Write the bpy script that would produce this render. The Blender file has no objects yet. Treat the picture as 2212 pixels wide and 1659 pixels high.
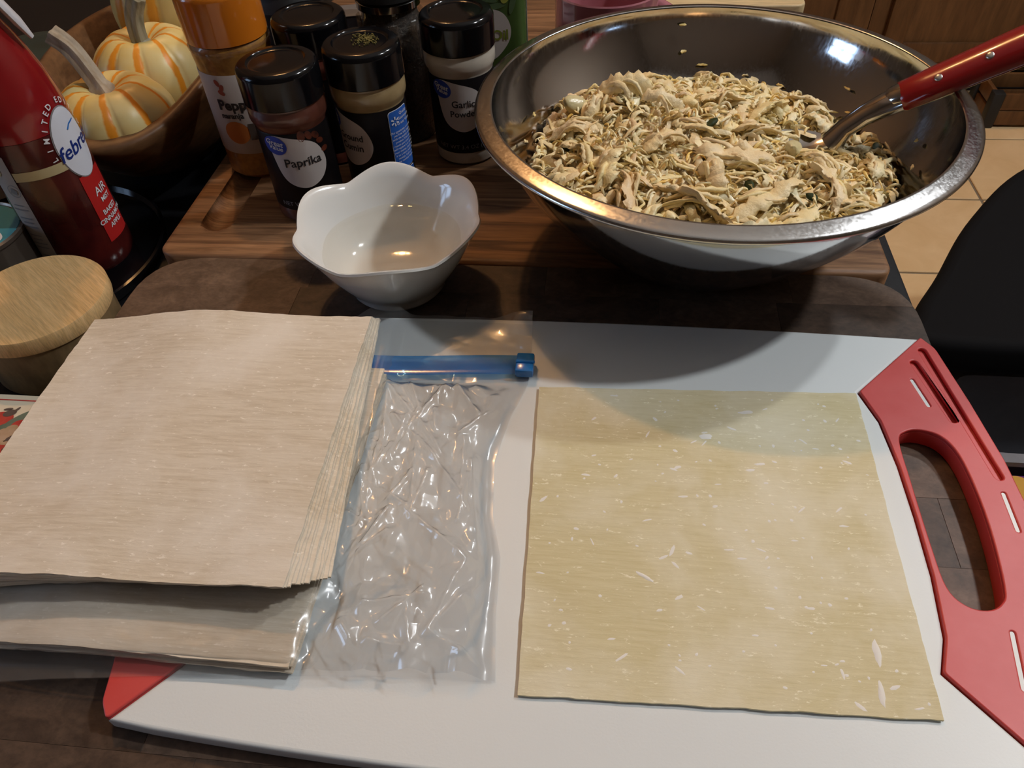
import bpy, bmesh, math, random
import numpy as np
from mathutils import Vector, Matrix, noise
PI = math.pi
C = bpy.context.scene.collection
sc = bpy.context.scene

# ------------------------------------------------------------------ camera
FPX = 1655.0
R = [[0.994022, 0.043849, -0.099989], [0.10069, -0.722267, 0.684246], [-0.042216, -0.690223, -0.722364]]
cam_data = bpy.data.cameras.new('camera')
cam = bpy.data.objects.new('camera', cam_data)
C.objects.link(cam)
cam_data.sensor_fit = 'HORIZONTAL'
cam_data.sensor_width = 36.0
cam_data.lens = FPX / 2212.0 * 36.0
cam_data.clip_start = 0.01
cx, cy, cz = ([R[i][0] for i in range(3)], [-R[i][1] for i in range(3)], [-R[i][2] for i in range(3)])
cam.matrix_world = Matrix(((cx[0], cy[0], cz[0], 0.0), (cx[1], cy[1], cz[1], 0.0), (cx[2], cy[2], cz[2], 0.34267), (0, 0, 0, 1)))
sc.camera = cam

# ------------------------------------------------------------------ world, exposure
world = bpy.data.worlds.new('world'); sc.world = world
world.use_nodes = True
world.node_tree.nodes['Background'].inputs[0].default_value = (0.5, 0.45, 0.4, 1)
world.node_tree.nodes['Background'].inputs[1].default_value = 0.008
sc.view_settings.view_transform = 'Standard'
sc.view_settings.look = 'None'
sc.view_settings.gamma = 1.0
sc.view_settings.use_curve_mapping = False
sc.view_settings.exposure = 0.44
sc.cycles.use_denoising = True
sc.cycles.max_bounces = 6
sc.cycles.diffuse_bounces = 3
sc.cycles.glossy_bounces = 4
sc.cycles.transmission_bounces = 4
sc.cycles.transparent_max_bounces = 14
sc.cycles.use_adaptive_sampling = True
sc.cycles.adaptive_threshold = 0.06
sc.cycles.caustics_reflective = False
sc.cycles.caustics_refractive = False
sc.cycles.sample_clamp_indirect = 4.0

# lamps of the room: bulb radius, position, colour, radiance (built by pendant() below)
WARM = (1.0, 0.52, 0.20)
COOL = (0.95, 0.98, 1.0)
LAMPS = [
    ('warm', (-0.98, 2.30, 3.10), 0.055, WARM, 520.0),
    ('warm', (-1.16, 2.34, 3.10), 0.040, WARM, 190.0),
    ('warm', (-0.80, 2.26, 3.10), 0.040, WARM, 190.0),
    ('cool', (1.15, 0.50, 1.50), 0.045, COOL, 465.0),
    ('cool', (1.15, 1.20, 1.50), 0.045, COOL, 340.0),
]
ZT, ZB, ZW = 0.0, 0.030, 0.040        # table top, wooden boards, white board
FLOOR_Z = -0.77

# ------------------------------------------------------------------ material helpers
MATS = {}
def nodes(name):
    m = bpy.data.materials.new(name); m.use_nodes = True
    nt = m.node_tree
    return m, nt, nt.nodes['Principled BSDF'], nt.nodes['Material Output']
def col4(c): return (c[0], c[1], c[2], 1.0)
def coords(nt, scale=(1, 1, 1), kind='Object', rot=(0, 0, 0)):
    tc = nt.nodes.new('ShaderNodeTexCoord'); mp = nt.nodes.new('ShaderNodeMapping')
    mp.inputs['Scale'].default_value = scale; mp.inputs['Rotation'].default_value = rot
    nt.links.new(tc.outputs[kind], mp.inputs['Vector'])
    return mp.outputs['Vector']
def noise_n(nt, vec, scale, detail=4.0, rough=0.55, dist=0.0):
    n = nt.nodes.new('ShaderNodeTexNoise')
    n.inputs['Scale'].default_value = scale; n.inputs['Detail'].default_value = detail
    n.inputs['Roughness'].default_value = rough; n.inputs['Distortion'].default_value = dist
    nt.links.new(vec, n.inputs['Vector'])
    return n
def ramp(nt, fac, stops):
    r = nt.nodes.new('ShaderNodeValToRGB')
    el = r.color_ramp.elements
    while len(el) < len(stops): el.new(0.5)
    for e, (p, c) in zip(el, stops):
        e.position = p; e.color = col4(c)
    nt.links.new(fac, r.inputs['Fac'])
    return r.outputs['Color']
def mixc(nt, fac, a, b, mode='MIX'):
    m = nt.nodes.new('ShaderNodeMix'); m.data_type = 'RGBA'; m.blend_type = mode
    for sock, v in ((m.inputs[0], fac), (m.inputs[6], a), (m.inputs[7], b)):
        if isinstance(v, bpy.types.NodeSocket): nt.links.new(v, sock)
        elif isinstance(v, tuple): sock.default_value = col4(v)
        else: sock.default_value = v
    return m.outputs[2]
def bump(nt, bsdf, height, strength=0.3, dist=0.001):
    b = nt.nodes.new('ShaderNodeBump')
    b.inputs['Strength'].default_value = strength; b.inputs['Distance'].default_value = dist
    nt.links.new(height, b.inputs['Height']); nt.links.new(b.outputs['Normal'], bsdf.inputs['Normal'])
def pm(name, c, rough=0.5, metal=0.0, spec=0.5, coat=0.0, sss=0.0, sssr=(1, .4, .2), ssss=0.003, emit=None, var=None, vscale=40.0, stretch=(1, 1, 1), bscale=None, bstr=0.2, bdist=0.0005):
    if name in MATS: return MATS[name]
    m, nt, b, o = nodes(name)
    b.inputs['Base Color'].default_value = col4(c)
    b.inputs['Roughness'].default_value = rough; b.inputs['Metallic'].default_value = metal
    b.inputs['Specular IOR Level'].default_value = spec
    b.inputs['Coat Weight'].default_value = coat; b.inputs['Coat Roughness'].default_value = 0.05
    if sss:
        b.inputs['Subsurface Weight'].default_value = sss
        b.inputs['Subsurface Radius'].default_value = sssr; b.inputs['Subsurface Scale'].default_value = ssss
    if emit:
        b.inputs['Emission Color'].default_value = col4(emit[0]); b.inputs['Emission Strength'].default_value = emit[1]
    if var or bscale:
        v = coords(nt, stretch)
        if var:
            n = noise_n(nt, v, vscale, 5.0)
            nt.links.new(ramp(nt, n.outputs['Fac'], [(0.32, c), (0.68, var)]), b.inputs['Base Color'])
        if bscale:
            n2 = noise_n(nt, v, bscale, 4.0)
            bump(nt, b, n2.outputs['Fac'], bstr, bdist)
    MATS[name] = m
    return m
def wood(name, dark, light, grain=(6, 90, 90), scale=2.5, rough=0.5, rand=0.25, coat=0.0, bstr=0.15, spec=0.35):
    """wood whose grain runs along X; each object gets its own tone (Object Info random)"""
    m, nt, b, o = nodes(name)
    v = coords(nt, grain)
    oi = nt.nodes.new('ShaderNodeObjectInfo')
    add = nt.nodes.new('ShaderNodeVectorMath'); add.operation = 'ADD'
    sc_ = nt.nodes.new('ShaderNodeVectorMath'); sc_.operation = 'SCALE'; sc_.inputs[3].default_value = 37.0
    cmb = nt.nodes.new('ShaderNodeCombineXYZ')
    for i in range(3): nt.links.new(oi.outputs['Random'], cmb.inputs[i])
    nt.links.new(cmb.outputs[0], sc_.inputs[0]); nt.links.new(v, add.inputs[0]); nt.links.new(sc_.outputs[0], add.inputs[1])
    n = noise_n(nt, add.outputs[0], scale, 6.0, 0.6, 0.8)
    fine = noise_n(nt, add.outputs[0], scale * 6, 3.0, 0.6, 0.2)
    colr = ramp(nt, n.outputs['Fac'], [(0.28, dark), (0.72, light)])
    mr = nt.nodes.new('ShaderNodeMapRange')
    mr.inputs[3].default_value = 1.0 - rand; mr.inputs[4].default_value = 1.0 + rand
    nt.links.new(oi.outputs['Random'], mr.inputs[0])
    g = nt.nodes.new('ShaderNodeCombineXYZ')
    for i in range(3): nt.links.new(mr.outputs[0], g.inputs[i])
    colr = mixc(nt, 1.0, colr, g.outputs[0], 'MULTIPLY')
    fr = ramp(nt, fine.outputs['Fac'], [(0.3, (0.72, 0.72, 0.72)), (0.6, (1, 1, 1))])
    colr = mixc(nt, 1.0, colr, fr, 'MULTIPLY')
    nt.links.new(colr, b.inputs['Base Color'])
    b.inputs['Roughness'].default_value = rough; b.inputs['Coat Weight'].default_value = coat
    b.inputs['Specular IOR Level'].default_value = spec
    bump(nt, b, fine.outputs['Fac'], bstr, 0.0004)
    MATS[name] = m
    return m

# ------------------------------------------------------------------ mesh helpers
def link(name, me, mat=None, parent=None, smooth=True, sharp=35):
    o = bpy.data.objects.new(name, me); C.objects.link(o)
    if mat is not None: me.materials.append(mat if not isinstance(mat, str) else MATS[mat])
    if smooth:
        me.polygons.foreach_set('use_smooth', [True] * len(me.polygons))
        me.set_sharp_from_angle(angle=math.radians(sharp))
    if parent is not None: o.parent = parent
    return o
def raw(name, verts, faces, mat=None, parent=None, smooth=True, sharp=35):
    me = bpy.data.meshes.new(name); me.from_pydata([tuple(v) for v in verts], [], faces); me.update()
    return link(name, me, mat, parent, smooth, sharp)
def from_bm(name, bm, mat=None, parent=None, smooth=True, sharp=35):
    me = bpy.data.meshes.new(name); bm.normal_update(); bm.to_mesh(me); bm.free()
    return link(name, me, mat, parent, smooth, sharp)
def tag(o, label, cat, group=None, kind=None):
    if label: o['label'] = label
    if cat: o['category'] = cat
    if group: o['group'] = group
    if kind: o['kind'] = kind
    return o
def thing(name, label, cat, loc=(0, 0, 0), rotz=0.0, group=None, kind=None):
    o = bpy.data.objects.new(name, None); C.objects.link(o)
    o.empty_display_size = 0.02
    o.location = loc; o.rotation_euler = (0, 0, rotz)
    return tag(o, label, cat, group, kind)
def bm_box(bm, x0, x1, y0, y1, z0, z1, bev=0.0, seg=2):
    r = bmesh.ops.create_cube(bm, size=1.0)
    for v in r['verts']:
        v.co = Vector(((x0 + x1) / 2 + v.co.x * (x1 - x0), (y0 + y1) / 2 + v.co.y * (y1 - y0), (z0 + z1) / 2 + v.co.z * (z1 - z0)))
    if bev > 0:
        es = list({e for v in r['verts'] for e in v.link_edges})
        bmesh.ops.bevel(bm, geom=es, offset=bev, segments=seg, profile=0.5, affect='EDGES')
def box(name, x0, x1, y0, y1, z0, z1, mat, parent=None, bev=0.0, seg=2):
    bm = bmesh.new(); bm_box(bm, x0, x1, y0, y1, z0, z1, bev, seg)
    return from_bm(name, bm, mat, parent)
def lathe(name, prof, mat, parent=None, seg=64, fr=None, loc=(0, 0, 0), sharp=35):
    """profile [(r,z)]; r==0 closes to a pole. fr(a, r, z, i) -> (r, z)"""
    vs, fs, rings = [], [], []
    for i, (r, z) in enumerate(prof):
        if r <= 1e-7:
            rr, zz = (0, z) if fr is None else (0, fr(0, 0, z, i)[1])
            rings.append([len(vs)]); vs.append((loc[0], loc[1], loc[2] + zz))
        else:
            ring = []
            for k in range(seg):
                a = 2 * PI * k / seg
                rr, zz = (r, z) if fr is None else fr(a, r, z, i)
                ring.append(len(vs)); vs.append((loc[0] + rr * math.cos(a), loc[1] + rr * math.sin(a), loc[2] + zz))
            rings.append(ring)
    for a, b in zip(rings[:-1], rings[1:]):
        if len(a) == 1 and len(b) == 1: continue
        for k in range(seg):
            k2 = (k + 1) % seg
            if len(a) == 1: fs.append((a[0], b[k2], b[k]))
            elif len(b) == 1: fs.append((a[k], a[k2], b[0]))
            else: fs.append((a[k], a[k2], b[k2], b[k]))
    return raw(name, vs, fs, mat, parent, True, sharp)
def arc(cx_, cz_, r, a0, a1, n=5):
    return [(cx_ + r * math.cos(math.radians(a0 + (a1 - a0) * i / n)), cz_ + r * math.sin(math.radians(a0 + (a1 - a0) * i / n))) for i in range(n + 1)]
def tube(bm, pts, rads, seg=10, cap=True, flat=1.0):
    """tube along pts with radii; returns nothing, adds to bm"""
    pts = [Vector(p) for p in pts]; rings = []
    up = Vector((0, 0, 1))
    for i, p in enumerate(pts):
        t = (pts[min(i + 1, len(pts) - 1)] - pts[max(i - 1, 0)]).normalized()
        s = t.cross(up)
        if s.length < 1e-4: s = t.cross(Vector((1, 0, 0)))
        s.normalize(); u = s.cross(t).normalized()
        rings.append([bm.verts.new(p + s * (rads[i] * math.cos(2 * PI * k / seg)) + u * (rads[i] * flat * math.sin(2 * PI * k / seg))) for k in range(seg)])
    for a, b in zip(rings[:-1], rings[1:]):
        for k in range(seg):
            bm.faces.new((a[k], a[(k + 1) % seg], b[(k + 1) % seg], b[k]))
    if cap:
        bm.faces.new(list(reversed(rings[0]))); bm.faces.new(rings[-1])
def curve_plate(name, outer, holes, z0, z1, mat, parent=None, bev=0.001, res=3):
    """flat plate from a closed outline with holes, rounded edges"""
    cu = bpy.data.curves.new(name, 'CURVE'); cu.dimensions = '2D'; cu.fill_mode = 'BOTH'
    for pts in [outer] + holes:
        sp = cu.splines.new('POLY'); sp.points.add(len(pts) - 1)
        for p, q in zip(sp.points, pts): p.co = (q[0], q[1], 0, 1)
        sp.use_cyclic_u = True
    cu.extrude = (z1 - z0) / 2 - bev; cu.bevel_depth = bev; cu.bevel_resolution = res; cu.offset = -bev
    ob = bpy.data.objects.new('tmp', cu); C.objects.link(ob)
    dg = bpy.context.evaluated_depsgraph_get(); dg.update()
    me = bpy.data.meshes.new_from_object(ob.evaluated_get(dg))
    bpy.data.objects.remove(ob); bpy.data.curves.remove(cu)
    for v in me.vertices: v.co.z += (z0 + z1) / 2
    me.name = name
    return link(name, me, mat, parent, True, 40)
def smooth_poly(ctrl, n=10, closed=True):
    """Catmull-Rom through ctrl points"""
    out = []; m = len(ctrl)
    rng = range(m if closed else m - 1)
    for i in rng:
        if closed: p0, p1, p2, p3 = (ctrl[(i - 1) % m], ctrl[i], ctrl[(i + 1) % m], ctrl[(i + 2) % m])
        else: p0, p1, p2, p3 = (ctrl[max(i - 1, 0)], ctrl[i], ctrl[i + 1], ctrl[min(i + 2, m - 1)])
        for k in range(n):
            t = k / n
            out.append(tuple(0.5 * (2 * b + (c - a) * t + (2 * a - 5 * b + 4 * c - d) * t * t + (3 * b - a - 3 * c + d) * t ** 3) for a, b, c, d in zip(p0, p1, p2, p3)))
    if not closed: out.append(tuple(ctrl[-1]))
    return out
def round_poly(pts, rad, n=6):
    """polygon with rounded corners; rad number or list"""
    out = []; m = len(pts)
    for i in range(m):
        r = rad[i] if isinstance(rad, (list, tuple)) else rad
        p = Vector(pts[i]); a = Vector(pts[i - 1]) - p; b = Vector(pts[(i + 1) % m]) - p
        r = min(r, a.length * .49, b.length * .49)
        if r < 1e-6: out.append(tuple(p)); continue
        A = p + a.normalized() * r; B = p + b.normalized() * r
        for k in range(n + 1):
            t = k / n
            q = A.lerp(p, t).lerp(p.lerp(B, t), t); out.append((q.x, q.y))
    return out
def text_mesh(txt, size, bold=0.0, shear=0.0, space=1.0):
    cu = bpy.data.curves.new('t', 'FONT'); cu.body = txt; cu.size = size; cu.align_x = 'CENTER'; cu.align_y = 'CENTER'
    cu.offset = bold; cu.shear = shear; cu.space_character = space; cu.resolution_u = 3
    ob = bpy.data.objects.new('tmp', cu); C.objects.link(ob)
    dg = bpy.context.evaluated_depsgraph_get(); dg.update()
    me = bpy.data.meshes.new_from_object(ob.evaluated_get(dg))
    vs = [tuple(v.co) for v in me.vertices]; fs = [tuple(p.vertices) for p in me.polygons]
    bpy.data.objects.remove(ob); bpy.data.curves.remove(cu); bpy.data.meshes.remove(me)
    return vs, fs
def poly_mesh(outline, holes=()):
    bm = bmesh.new(); es = []
    for pts in [outline] + list(holes):
        vv = [bm.verts.new((p[0], p[1], 0)) for p in pts]
        es += [bm.edges.new((vv[i], vv[(i + 1) % len(vv)])) for i in range(len(vv))]
    bmesh.ops.triangle_fill(bm, edges=es, use_beauty=True)
    return bm
def slice_bm(bm, step=0.0035):
    xs = [v.co.x for v in bm.verts]; ys = [v.co.y for v in bm.verts]
    x = math.floor(min(xs) / step) * step + step
    while x < max(xs):
        bmesh.ops.bisect_plane(bm, geom=bm.verts[:] + bm.edges[:] + bm.faces[:], plane_co=(x, 0, 0), plane_no=(1, 0, 0)); x += step
    y = math.floor(min(ys) / step / 3) * step * 3 + step * 3
    while y < max(ys):
        bmesh.ops.bisect_plane(bm, geom=bm.verts[:] + bm.edges[:] + bm.faces[:], plane_co=(0, y, 0), plane_no=(0, 1, 0)); y += step * 3
def wrap(name, vs, fs, rad, ang, z, mat, parent, off=0.0003, tilt=0.0):
    """lay a flat drawing (x right, y up) on a cylinder of radius rad (number or function of z)"""
    ct, st = math.cos(tilt), math.sin(tilt); out = []
    for v in vs:
        x, y = v[0] * ct - v[1] * st, v[0] * st + v[1] * ct
        rr = (rad(z + y) if callable(rad) else rad)
        a = ang + x / rr
        out.append(((rr + off) * math.cos(a), (rr + off) * math.sin(a), z + y))
    return raw(name, out, fs, mat, parent, True, 80)
def wrap_shape(name, outline, rad, ang, z, mat, parent, off=0.0003, tilt=0.0, holes=()):
    bm = poly_mesh(outline, holes); slice_bm(bm)
    bm.verts.index_update()
    vs = [tuple(v.co) for v in bm.verts]; fs = [tuple(v.index for v in f.verts) for f in bm.faces]; bm.free()
    # face outward
    f2 = []
    for f in fs:
        a, b_, c_ = (Vector(vs[i]) for i in f[:3])
        f2.append(f if (b_ - a).cross(c_ - a).z > 0 else tuple(reversed(f)))
    return wrap(name, vs, f2, rad, ang, z, mat, parent, off, tilt)
def wrap_text(name, txt, size, rad, ang, z, mat, parent, off=0.0005, bold=0.0, shear=0.0, tilt=0.0, space=1.0):
    vs, fs = text_mesh(txt, size, bold, shear, space)
    return wrap(name, vs, fs, rad, ang, z, mat, parent, off, tilt)
def flat_text(name, txt, size, fn, mat, parent, bold=0.0, shear=0.0):
    vs, fs = text_mesh(txt, size, bold, shear)
    return raw(name, [fn(v[0], v[1]) for v in vs], fs, mat, parent)
def ellipse(a, b, n=40, cx_=0, cy_=0, rot=0):
    return [(cx_ + a * math.cos(t) * math.cos(rot) - b * math.sin(t) * math.sin(rot), cy_ + a * math.cos(t) * math.sin(rot) + b * math.sin(t) * math.cos(rot)) for t in [2 * PI * k / n for k in range(n)]]
def rrect(w, h, r, n=5):
    return round_poly([(-w / 2, -h / 2), (w / 2, -h / 2), (w / 2, h / 2), (-w / 2, h / 2)], r, n)
def smoothstep(a, b, x):
    t = max(0.0, min(1.0, (x - a) / (b - a))); return t * t * (3 - 2 * t)

# ================================================================== materials
pm('black_top', (0.005, 0.005, 0.006), 0.5, spec=0.25, var=(0.009, 0.009, 0.011), vscale=300, bscale=500, bstr=0.1)
pm('black_plastic', (0.004, 0.004, 0.005), 0.14, spec=0.35)
pm('black_matte', (0.010, 0.010, 0.011), 0.6)
pm('label_black', (0.006, 0.005, 0.006), 0.4, spec=0.2)
pm('label_white', (0.62, 0.57, 0.55), 0.4)
pm('ink', (0.02, 0.018, 0.02), 0.5)
pm('ink_grey', (0.22, 0.22, 0.24), 0.5)
pm('print_white', (0.75, 0.75, 0.77), 0.4)
pm('label_blue', (0.025, 0.12, 0.48), 0.35)
pm('logo_blue', (0.03, 0.07, 0.42), 0.35)
pm('white_board', (0.75, 0.785, 0.785), 0.38, bscale=900, bstr=0.12, bdist=0.0003)
pm('red_rubber', (0.58, 0.045, 0.04), 0.42, var=(0.63, 0.075, 0.07), vscale=30, stretch=(1, 1, 1), bscale=120, bstr=0.1)
pm('porcelain', (0.78, 0.77, 0.74), 0.10, spec=0.55, coat=0.4)
pm('red_handle', (0.30, 0.009, 0.009), 0.22, coat=0.4)
pm('rivet', (0.55, 0.52, 0.5), 0.3, metal=0.9)
pm('chair_black', (0.004, 0.004, 0.005), 0.8, spec=0.15)
pm('chair_metal', (0.035, 0.037, 0.042), 0.42)
pm('bin_grey', (0.16, 0.165, 0.19), 0.35, var=(0.22, 0.225, 0.25), vscale=12)
pm('wall_paint', (0.145, 0.11, 0.08), 0.8, bscale=150, bstr=0.1)
pm('ceiling_paint', (0.82, 0.78, 0.72), 0.9, bscale=200, bstr=0.3)
pm('mug_pink', (0.44, 0.16, 0.19), 0.12, coat=0.5)
pm('chrome', (0.62, 0.61, 0.60), 0.12, metal=1.0)
pm('grout', (0.20, 0.16, 0.11), 0.9)
pm('cord_black', (0.01, 0.01, 0.01), 0.5)
wood('walnut', (0.052, 0.031, 0.021), (0.155, 0.098, 0.066), grain=(26, 34, 30), scale=2.0, rough=0.5, rand=0.42, bstr=0.25)
wood('acacia', (0.085, 0.034, 0.015), (0.42, 0.22, 0.105), grain=(4, 70, 60), scale=1.6, rough=0.5, rand=0.30)
wood('bamboo', (0.60, 0.37, 0.15), (0.78, 0.52, 0.25), grain=(9, 150, 20), scale=1.5, rough=0.45, rand=0.05)
wood('bamboo_side', (0.16, 0.10, 0.045), (0.26, 0.17, 0.08), grain=(20, 20, 8), scale=1.2, rough=0.5, rand=0.05)
wood('cabinet_wood', (0.10, 0.042, 0.015), (0.17, 0.078, 0.028), grain=(14, 14, 2), scale=1.2, rough=0.45, rand=0.12)
wood('bowl_wood', (0.10, 0.045, 0.018), (0.26, 0.135, 0.06), grain=(10, 22, 30), scale=1.5, rough=0.42, rand=0.0, bstr=0.4)
def tile_mat():
    m, nt, b, o = nodes('tile')
    v = coords(nt, (1, 1, 1)); oi = nt.nodes.new('ShaderNodeObjectInfo')
    n = noise_n(nt, v, 9, 6, 0.6, 0.6)
    c = ramp(nt, n.outputs['Fac'], [(0.3, (0.72, 0.49, 0.25)), (0.7, (0.84, 0.61, 0.35))])
    nt.links.new(c, b.inputs['Base Color']); b.inputs['Roughness'].default_value = 0.45
    bump(nt, b, n.outputs['Fac'], 0.1, 0.002)
    MATS['tile'] = m
tile_mat()
def steel_mat(name, rough, c=(0.60, 0.595, 0.59), scratch=0.25, stretch=(60, 60, 3)):
    m, nt, b, o = nodes(name)
    b.inputs['Base Color'].default_value = col4(c); b.inputs['Metallic'].default_value = 1.0
    v = coords(nt, stretch); n = noise_n(nt, v, 12, 4, 0.6)
    r = nt.nodes.new('ShaderNodeMapRange'); r.inputs[1].default_value = 0.35; r.inputs[2].default_value = 0.75
    r.inputs[3].default_value = rough; r.inputs[4].default_value = rough + scratch * 0.4
    nt.links.new(n.outputs['Fac'], r.inputs[0]); nt.links.new(r.outputs[0], b.inputs['Roughness'])
    bump(nt, b, n.outputs['Fac'], 0.02, 0.0003)
    MATS[name] = m
steel_mat('steel', 0.07)
steel_mat('steel_rim', 0.16, scratch=0.3)
def film_mat(name, haze=0.10, tint=(0.95, 0.96, 0.97), rough=0.06, ior=1.5, boost=1.0, hazecol=(0.8, 0.8, 0.8), wide=0.0):
    """thin clear plastic or liquid skin: transparent, Fresnel gloss, a little haze"""
    m, nt, b, o = nodes(name); nt.nodes.remove(b)
    tr = nt.nodes.new('ShaderNodeBsdfTransparent'); tr.inputs[0].default_value = col4(tint)
    gl = nt.nodes.new('ShaderNodeBsdfGlossy'); gl.inputs['Roughness'].default_value = rough
    if wide:
        g1 = gl; g2 = nt.nodes.new('ShaderNodeBsdfGlossy'); g2.inputs['Roughness'].default_value = wide
        gl = nt.nodes.new('ShaderNodeMixShader'); gl.inputs[0].default_value = .6; nt.links.new(g1.outputs[0], gl.inputs[1]); nt.links.new(g2.outputs[0], gl.inputs[2])
    di = nt.nodes.new('ShaderNodeBsdfDiffuse'); di.inputs[0].default_value = col4(hazecol)
    tl = nt.nodes.new('ShaderNodeBsdfTranslucent'); tl.inputs[0].default_value = col4(hazecol)
    f0 = ((ior - 1) / (ior + 1)) ** 2
    ge = nt.nodes.new('ShaderNodeNewGeometry'); dp = nt.nodes.new('ShaderNodeVectorMath'); dp.operation = 'DOT_PRODUCT'
    nt.links.new(ge.outputs['Incoming'], dp.inputs[0]); nt.links.new(ge.outputs['Normal'], dp.inputs[1])
    def mth(op, a_, b_=None):
        q = nt.nodes.new('ShaderNodeMath'); q.operation = op
        for i_, v_ in enumerate((a_, b_)):
            if v_ is None: continue
            if isinstance(v_, (int, float)): q.inputs[i_].default_value = v_
            else: nt.links.new(v_, q.inputs[i_])
        return q.outputs[0]
    fz = mth('ADD', mth('MULTIPLY', mth('POWER', mth('SUBTRACT', 1.0, mth('ABSOLUTE', dp.outputs['Value'])), 5.0), 1 - f0), f0)
    mul = nt.nodes.new('ShaderNodeMath'); mul.operation = 'MULTIPLY'; mul.inputs[1].default_value = boost; mul.use_clamp = True
    nt.links.new(fz, mul.inputs[0])
    mx0 = nt.nodes.new('ShaderNodeMixShader'); mx0.inputs[0].default_value = 0.5
    nt.links.new(di.outputs[0], mx0.inputs[1]); nt.links.new(tl.outputs[0], mx0.inputs[2])
    mx1 = nt.nodes.new('ShaderNodeMixShader'); mx1.inputs[0].default_value = haze
    nt.links.new(tr.outputs[0], mx1.inputs[1]); nt.links.new(mx0.outputs[0], mx1.inputs[2])
    mx2 = nt.nodes.new('ShaderNodeMixShader')
    nt.links.new(mul.outputs[0], mx2.inputs[0]); nt.links.new(mx1.outputs[0], mx2.inputs[1]); nt.links.new(gl.outputs[0], mx2.inputs[2])
    nt.links.new(mx2.outputs[0], o.inputs['Surface'])
    MATS[name] = m
film_mat('bag_film', 0.08, rough=0.06, boost=2.6, wide=0.24)
film_mat('bag_film_low', 0.06, rough=0.42, boost=0.5)
film_mat('water', 0.03, tint=(0.97, 0.96, 0.93), rough=0.0, ior=1.33, hazecol=(0.8, 0.75, 0.66))
film_mat('jar_glass', 0.25, tint=(0.55, 0.68, 0.60), rough=0.05, ior=1.5, boost=1.8, hazecol=(0.30, 0.40, 0.35))
film_mat('zip_blue', 0.5, tint=(0.30, 0.60, 0.97), rough=0.15, hazecol=(0.05, 0.26, 0.68))
film_mat('clear_plastic', 0.06, tint=(0.9, 0.85, 0.78), rough=0.05, boost=1.4)
def dough_mat(name, a, b_, flour, streak=0.5, thr=0.62):
    m, nt, b, o = nodes(name)
    v = coords(nt, (22, 260, 100)); n = noise_n(nt, v, 2.4, 6, 0.7, 0.25)
    v2 = coords(nt, (1, 1, 1)); big = noise_n(nt, v2, 16, 5, 0.6, 0.4)
    v3 = coords(nt, (70, 190, 60)); fl = noise_n(nt, v3, 2.6, 5, 0.75, 0.3)
    c = ramp(nt, n.outputs['Fac'], [(0.30, a), (0.66, b_)])
    f1 = ramp(nt, big.outputs['Fac'], [(0.42, (0, 0, 0)), (0.66, (streak, streak, streak))])
    c = mixc(nt, f1, c, flour)
    f2 = ramp(nt, fl.outputs['Fac'], [(thr, (0, 0, 0)), (thr + 0.06, (0.8, 0.8, 0.8))])
    c = mixc(nt, f2, c, (min(1, flour[0] * 1.15), min(1, flour[1] * 1.16), min(1, flour[2] * 1.18)))
    nt.links.new(c, b.inputs['Base Color']); b.inputs['Roughness'].default_value = 0.6
    b.inputs['Specular IOR Level'].default_value = 0.25
    hm = nt.nodes.new('ShaderNodeMath'); hm.operation = 'ADD'
    nt.links.new(n.outputs['Fac'], hm.inputs[0]); nt.links.new(fl.outputs['Fac'], hm.inputs[1])
    bump(nt, b, hm.outputs[0], 0.30, 0.0006)
    MATS[name] = m
dough_mat('dough_single', (0.63, 0.54, 0.30), (0.73, 0.645, 0.405), (0.84, 0.78, 0.61), 0.75, thr=0.60)
dough_mat('dough_stack', (0.62, 0.51, 0.37), (0.80, 0.70, 0.56), (0.87, 0.79, 0.68), 0.8, thr=0.60)
pm('flour', (0.86, 0.82, 0.76), 0.8)

# ================================================================== the room
def struct(o): o['kind'] = 'structure'; return o
X0, X1, Y0, Y1, ZC = -2.4, 2.3, -2.2, 2.95, 3.30
floor = struct(box('floor', X0, X1, Y0, Y1, FLOOR_Z - 0.06, FLOOR_Z - 0.004, 'grout'))
T = 0.303
tile_me = None
for i in range(-5, 5):
    for j in range(-4, 4):
        x, y = 0.953 + i * T, 1.7586 + j * T
        if x < -0.9 or y < 0.2: continue
        if tile_me is None:
            t0 = box('tile', 0, T - 0.007, 0, T - 0.007, -0.008, 0.0, 'tile', floor, 0.0015, 1); tile_me = t0.data; t0.location = (x + 0.0035, y + 0.0035, FLOOR_Z)
        else:
            t = bpy.data.objects.new('tile', tile_me); C.objects.link(t); t.parent = floor; t.location = (x + 0.0035, y + 0.0035, FLOOR_Z)
struct(box('wall_back', X0, X1, Y1, Y1 + 0.1, FLOOR_Z, ZC, 'wall_paint'))
struct(box('wall_front', X0, X1, Y0 - 0.1, Y0, FLOOR_Z, ZC, 'wall_paint'))
struct(box('wall_right', X1, X1 + 0.1, Y0, Y1, FLOOR_Z, ZC, 'wall_paint'))
struct(box('wall_left', X0 - 0.1, X0, Y0, Y1, FLOOR_Z, ZC, 'wall_paint'))
struct(box('ceiling', X0 - 0.1, X1 + 0.1, Y0 - 0.1, Y1 + 0.1, ZC, ZC + 0.08, 'ceiling_paint'))
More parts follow.
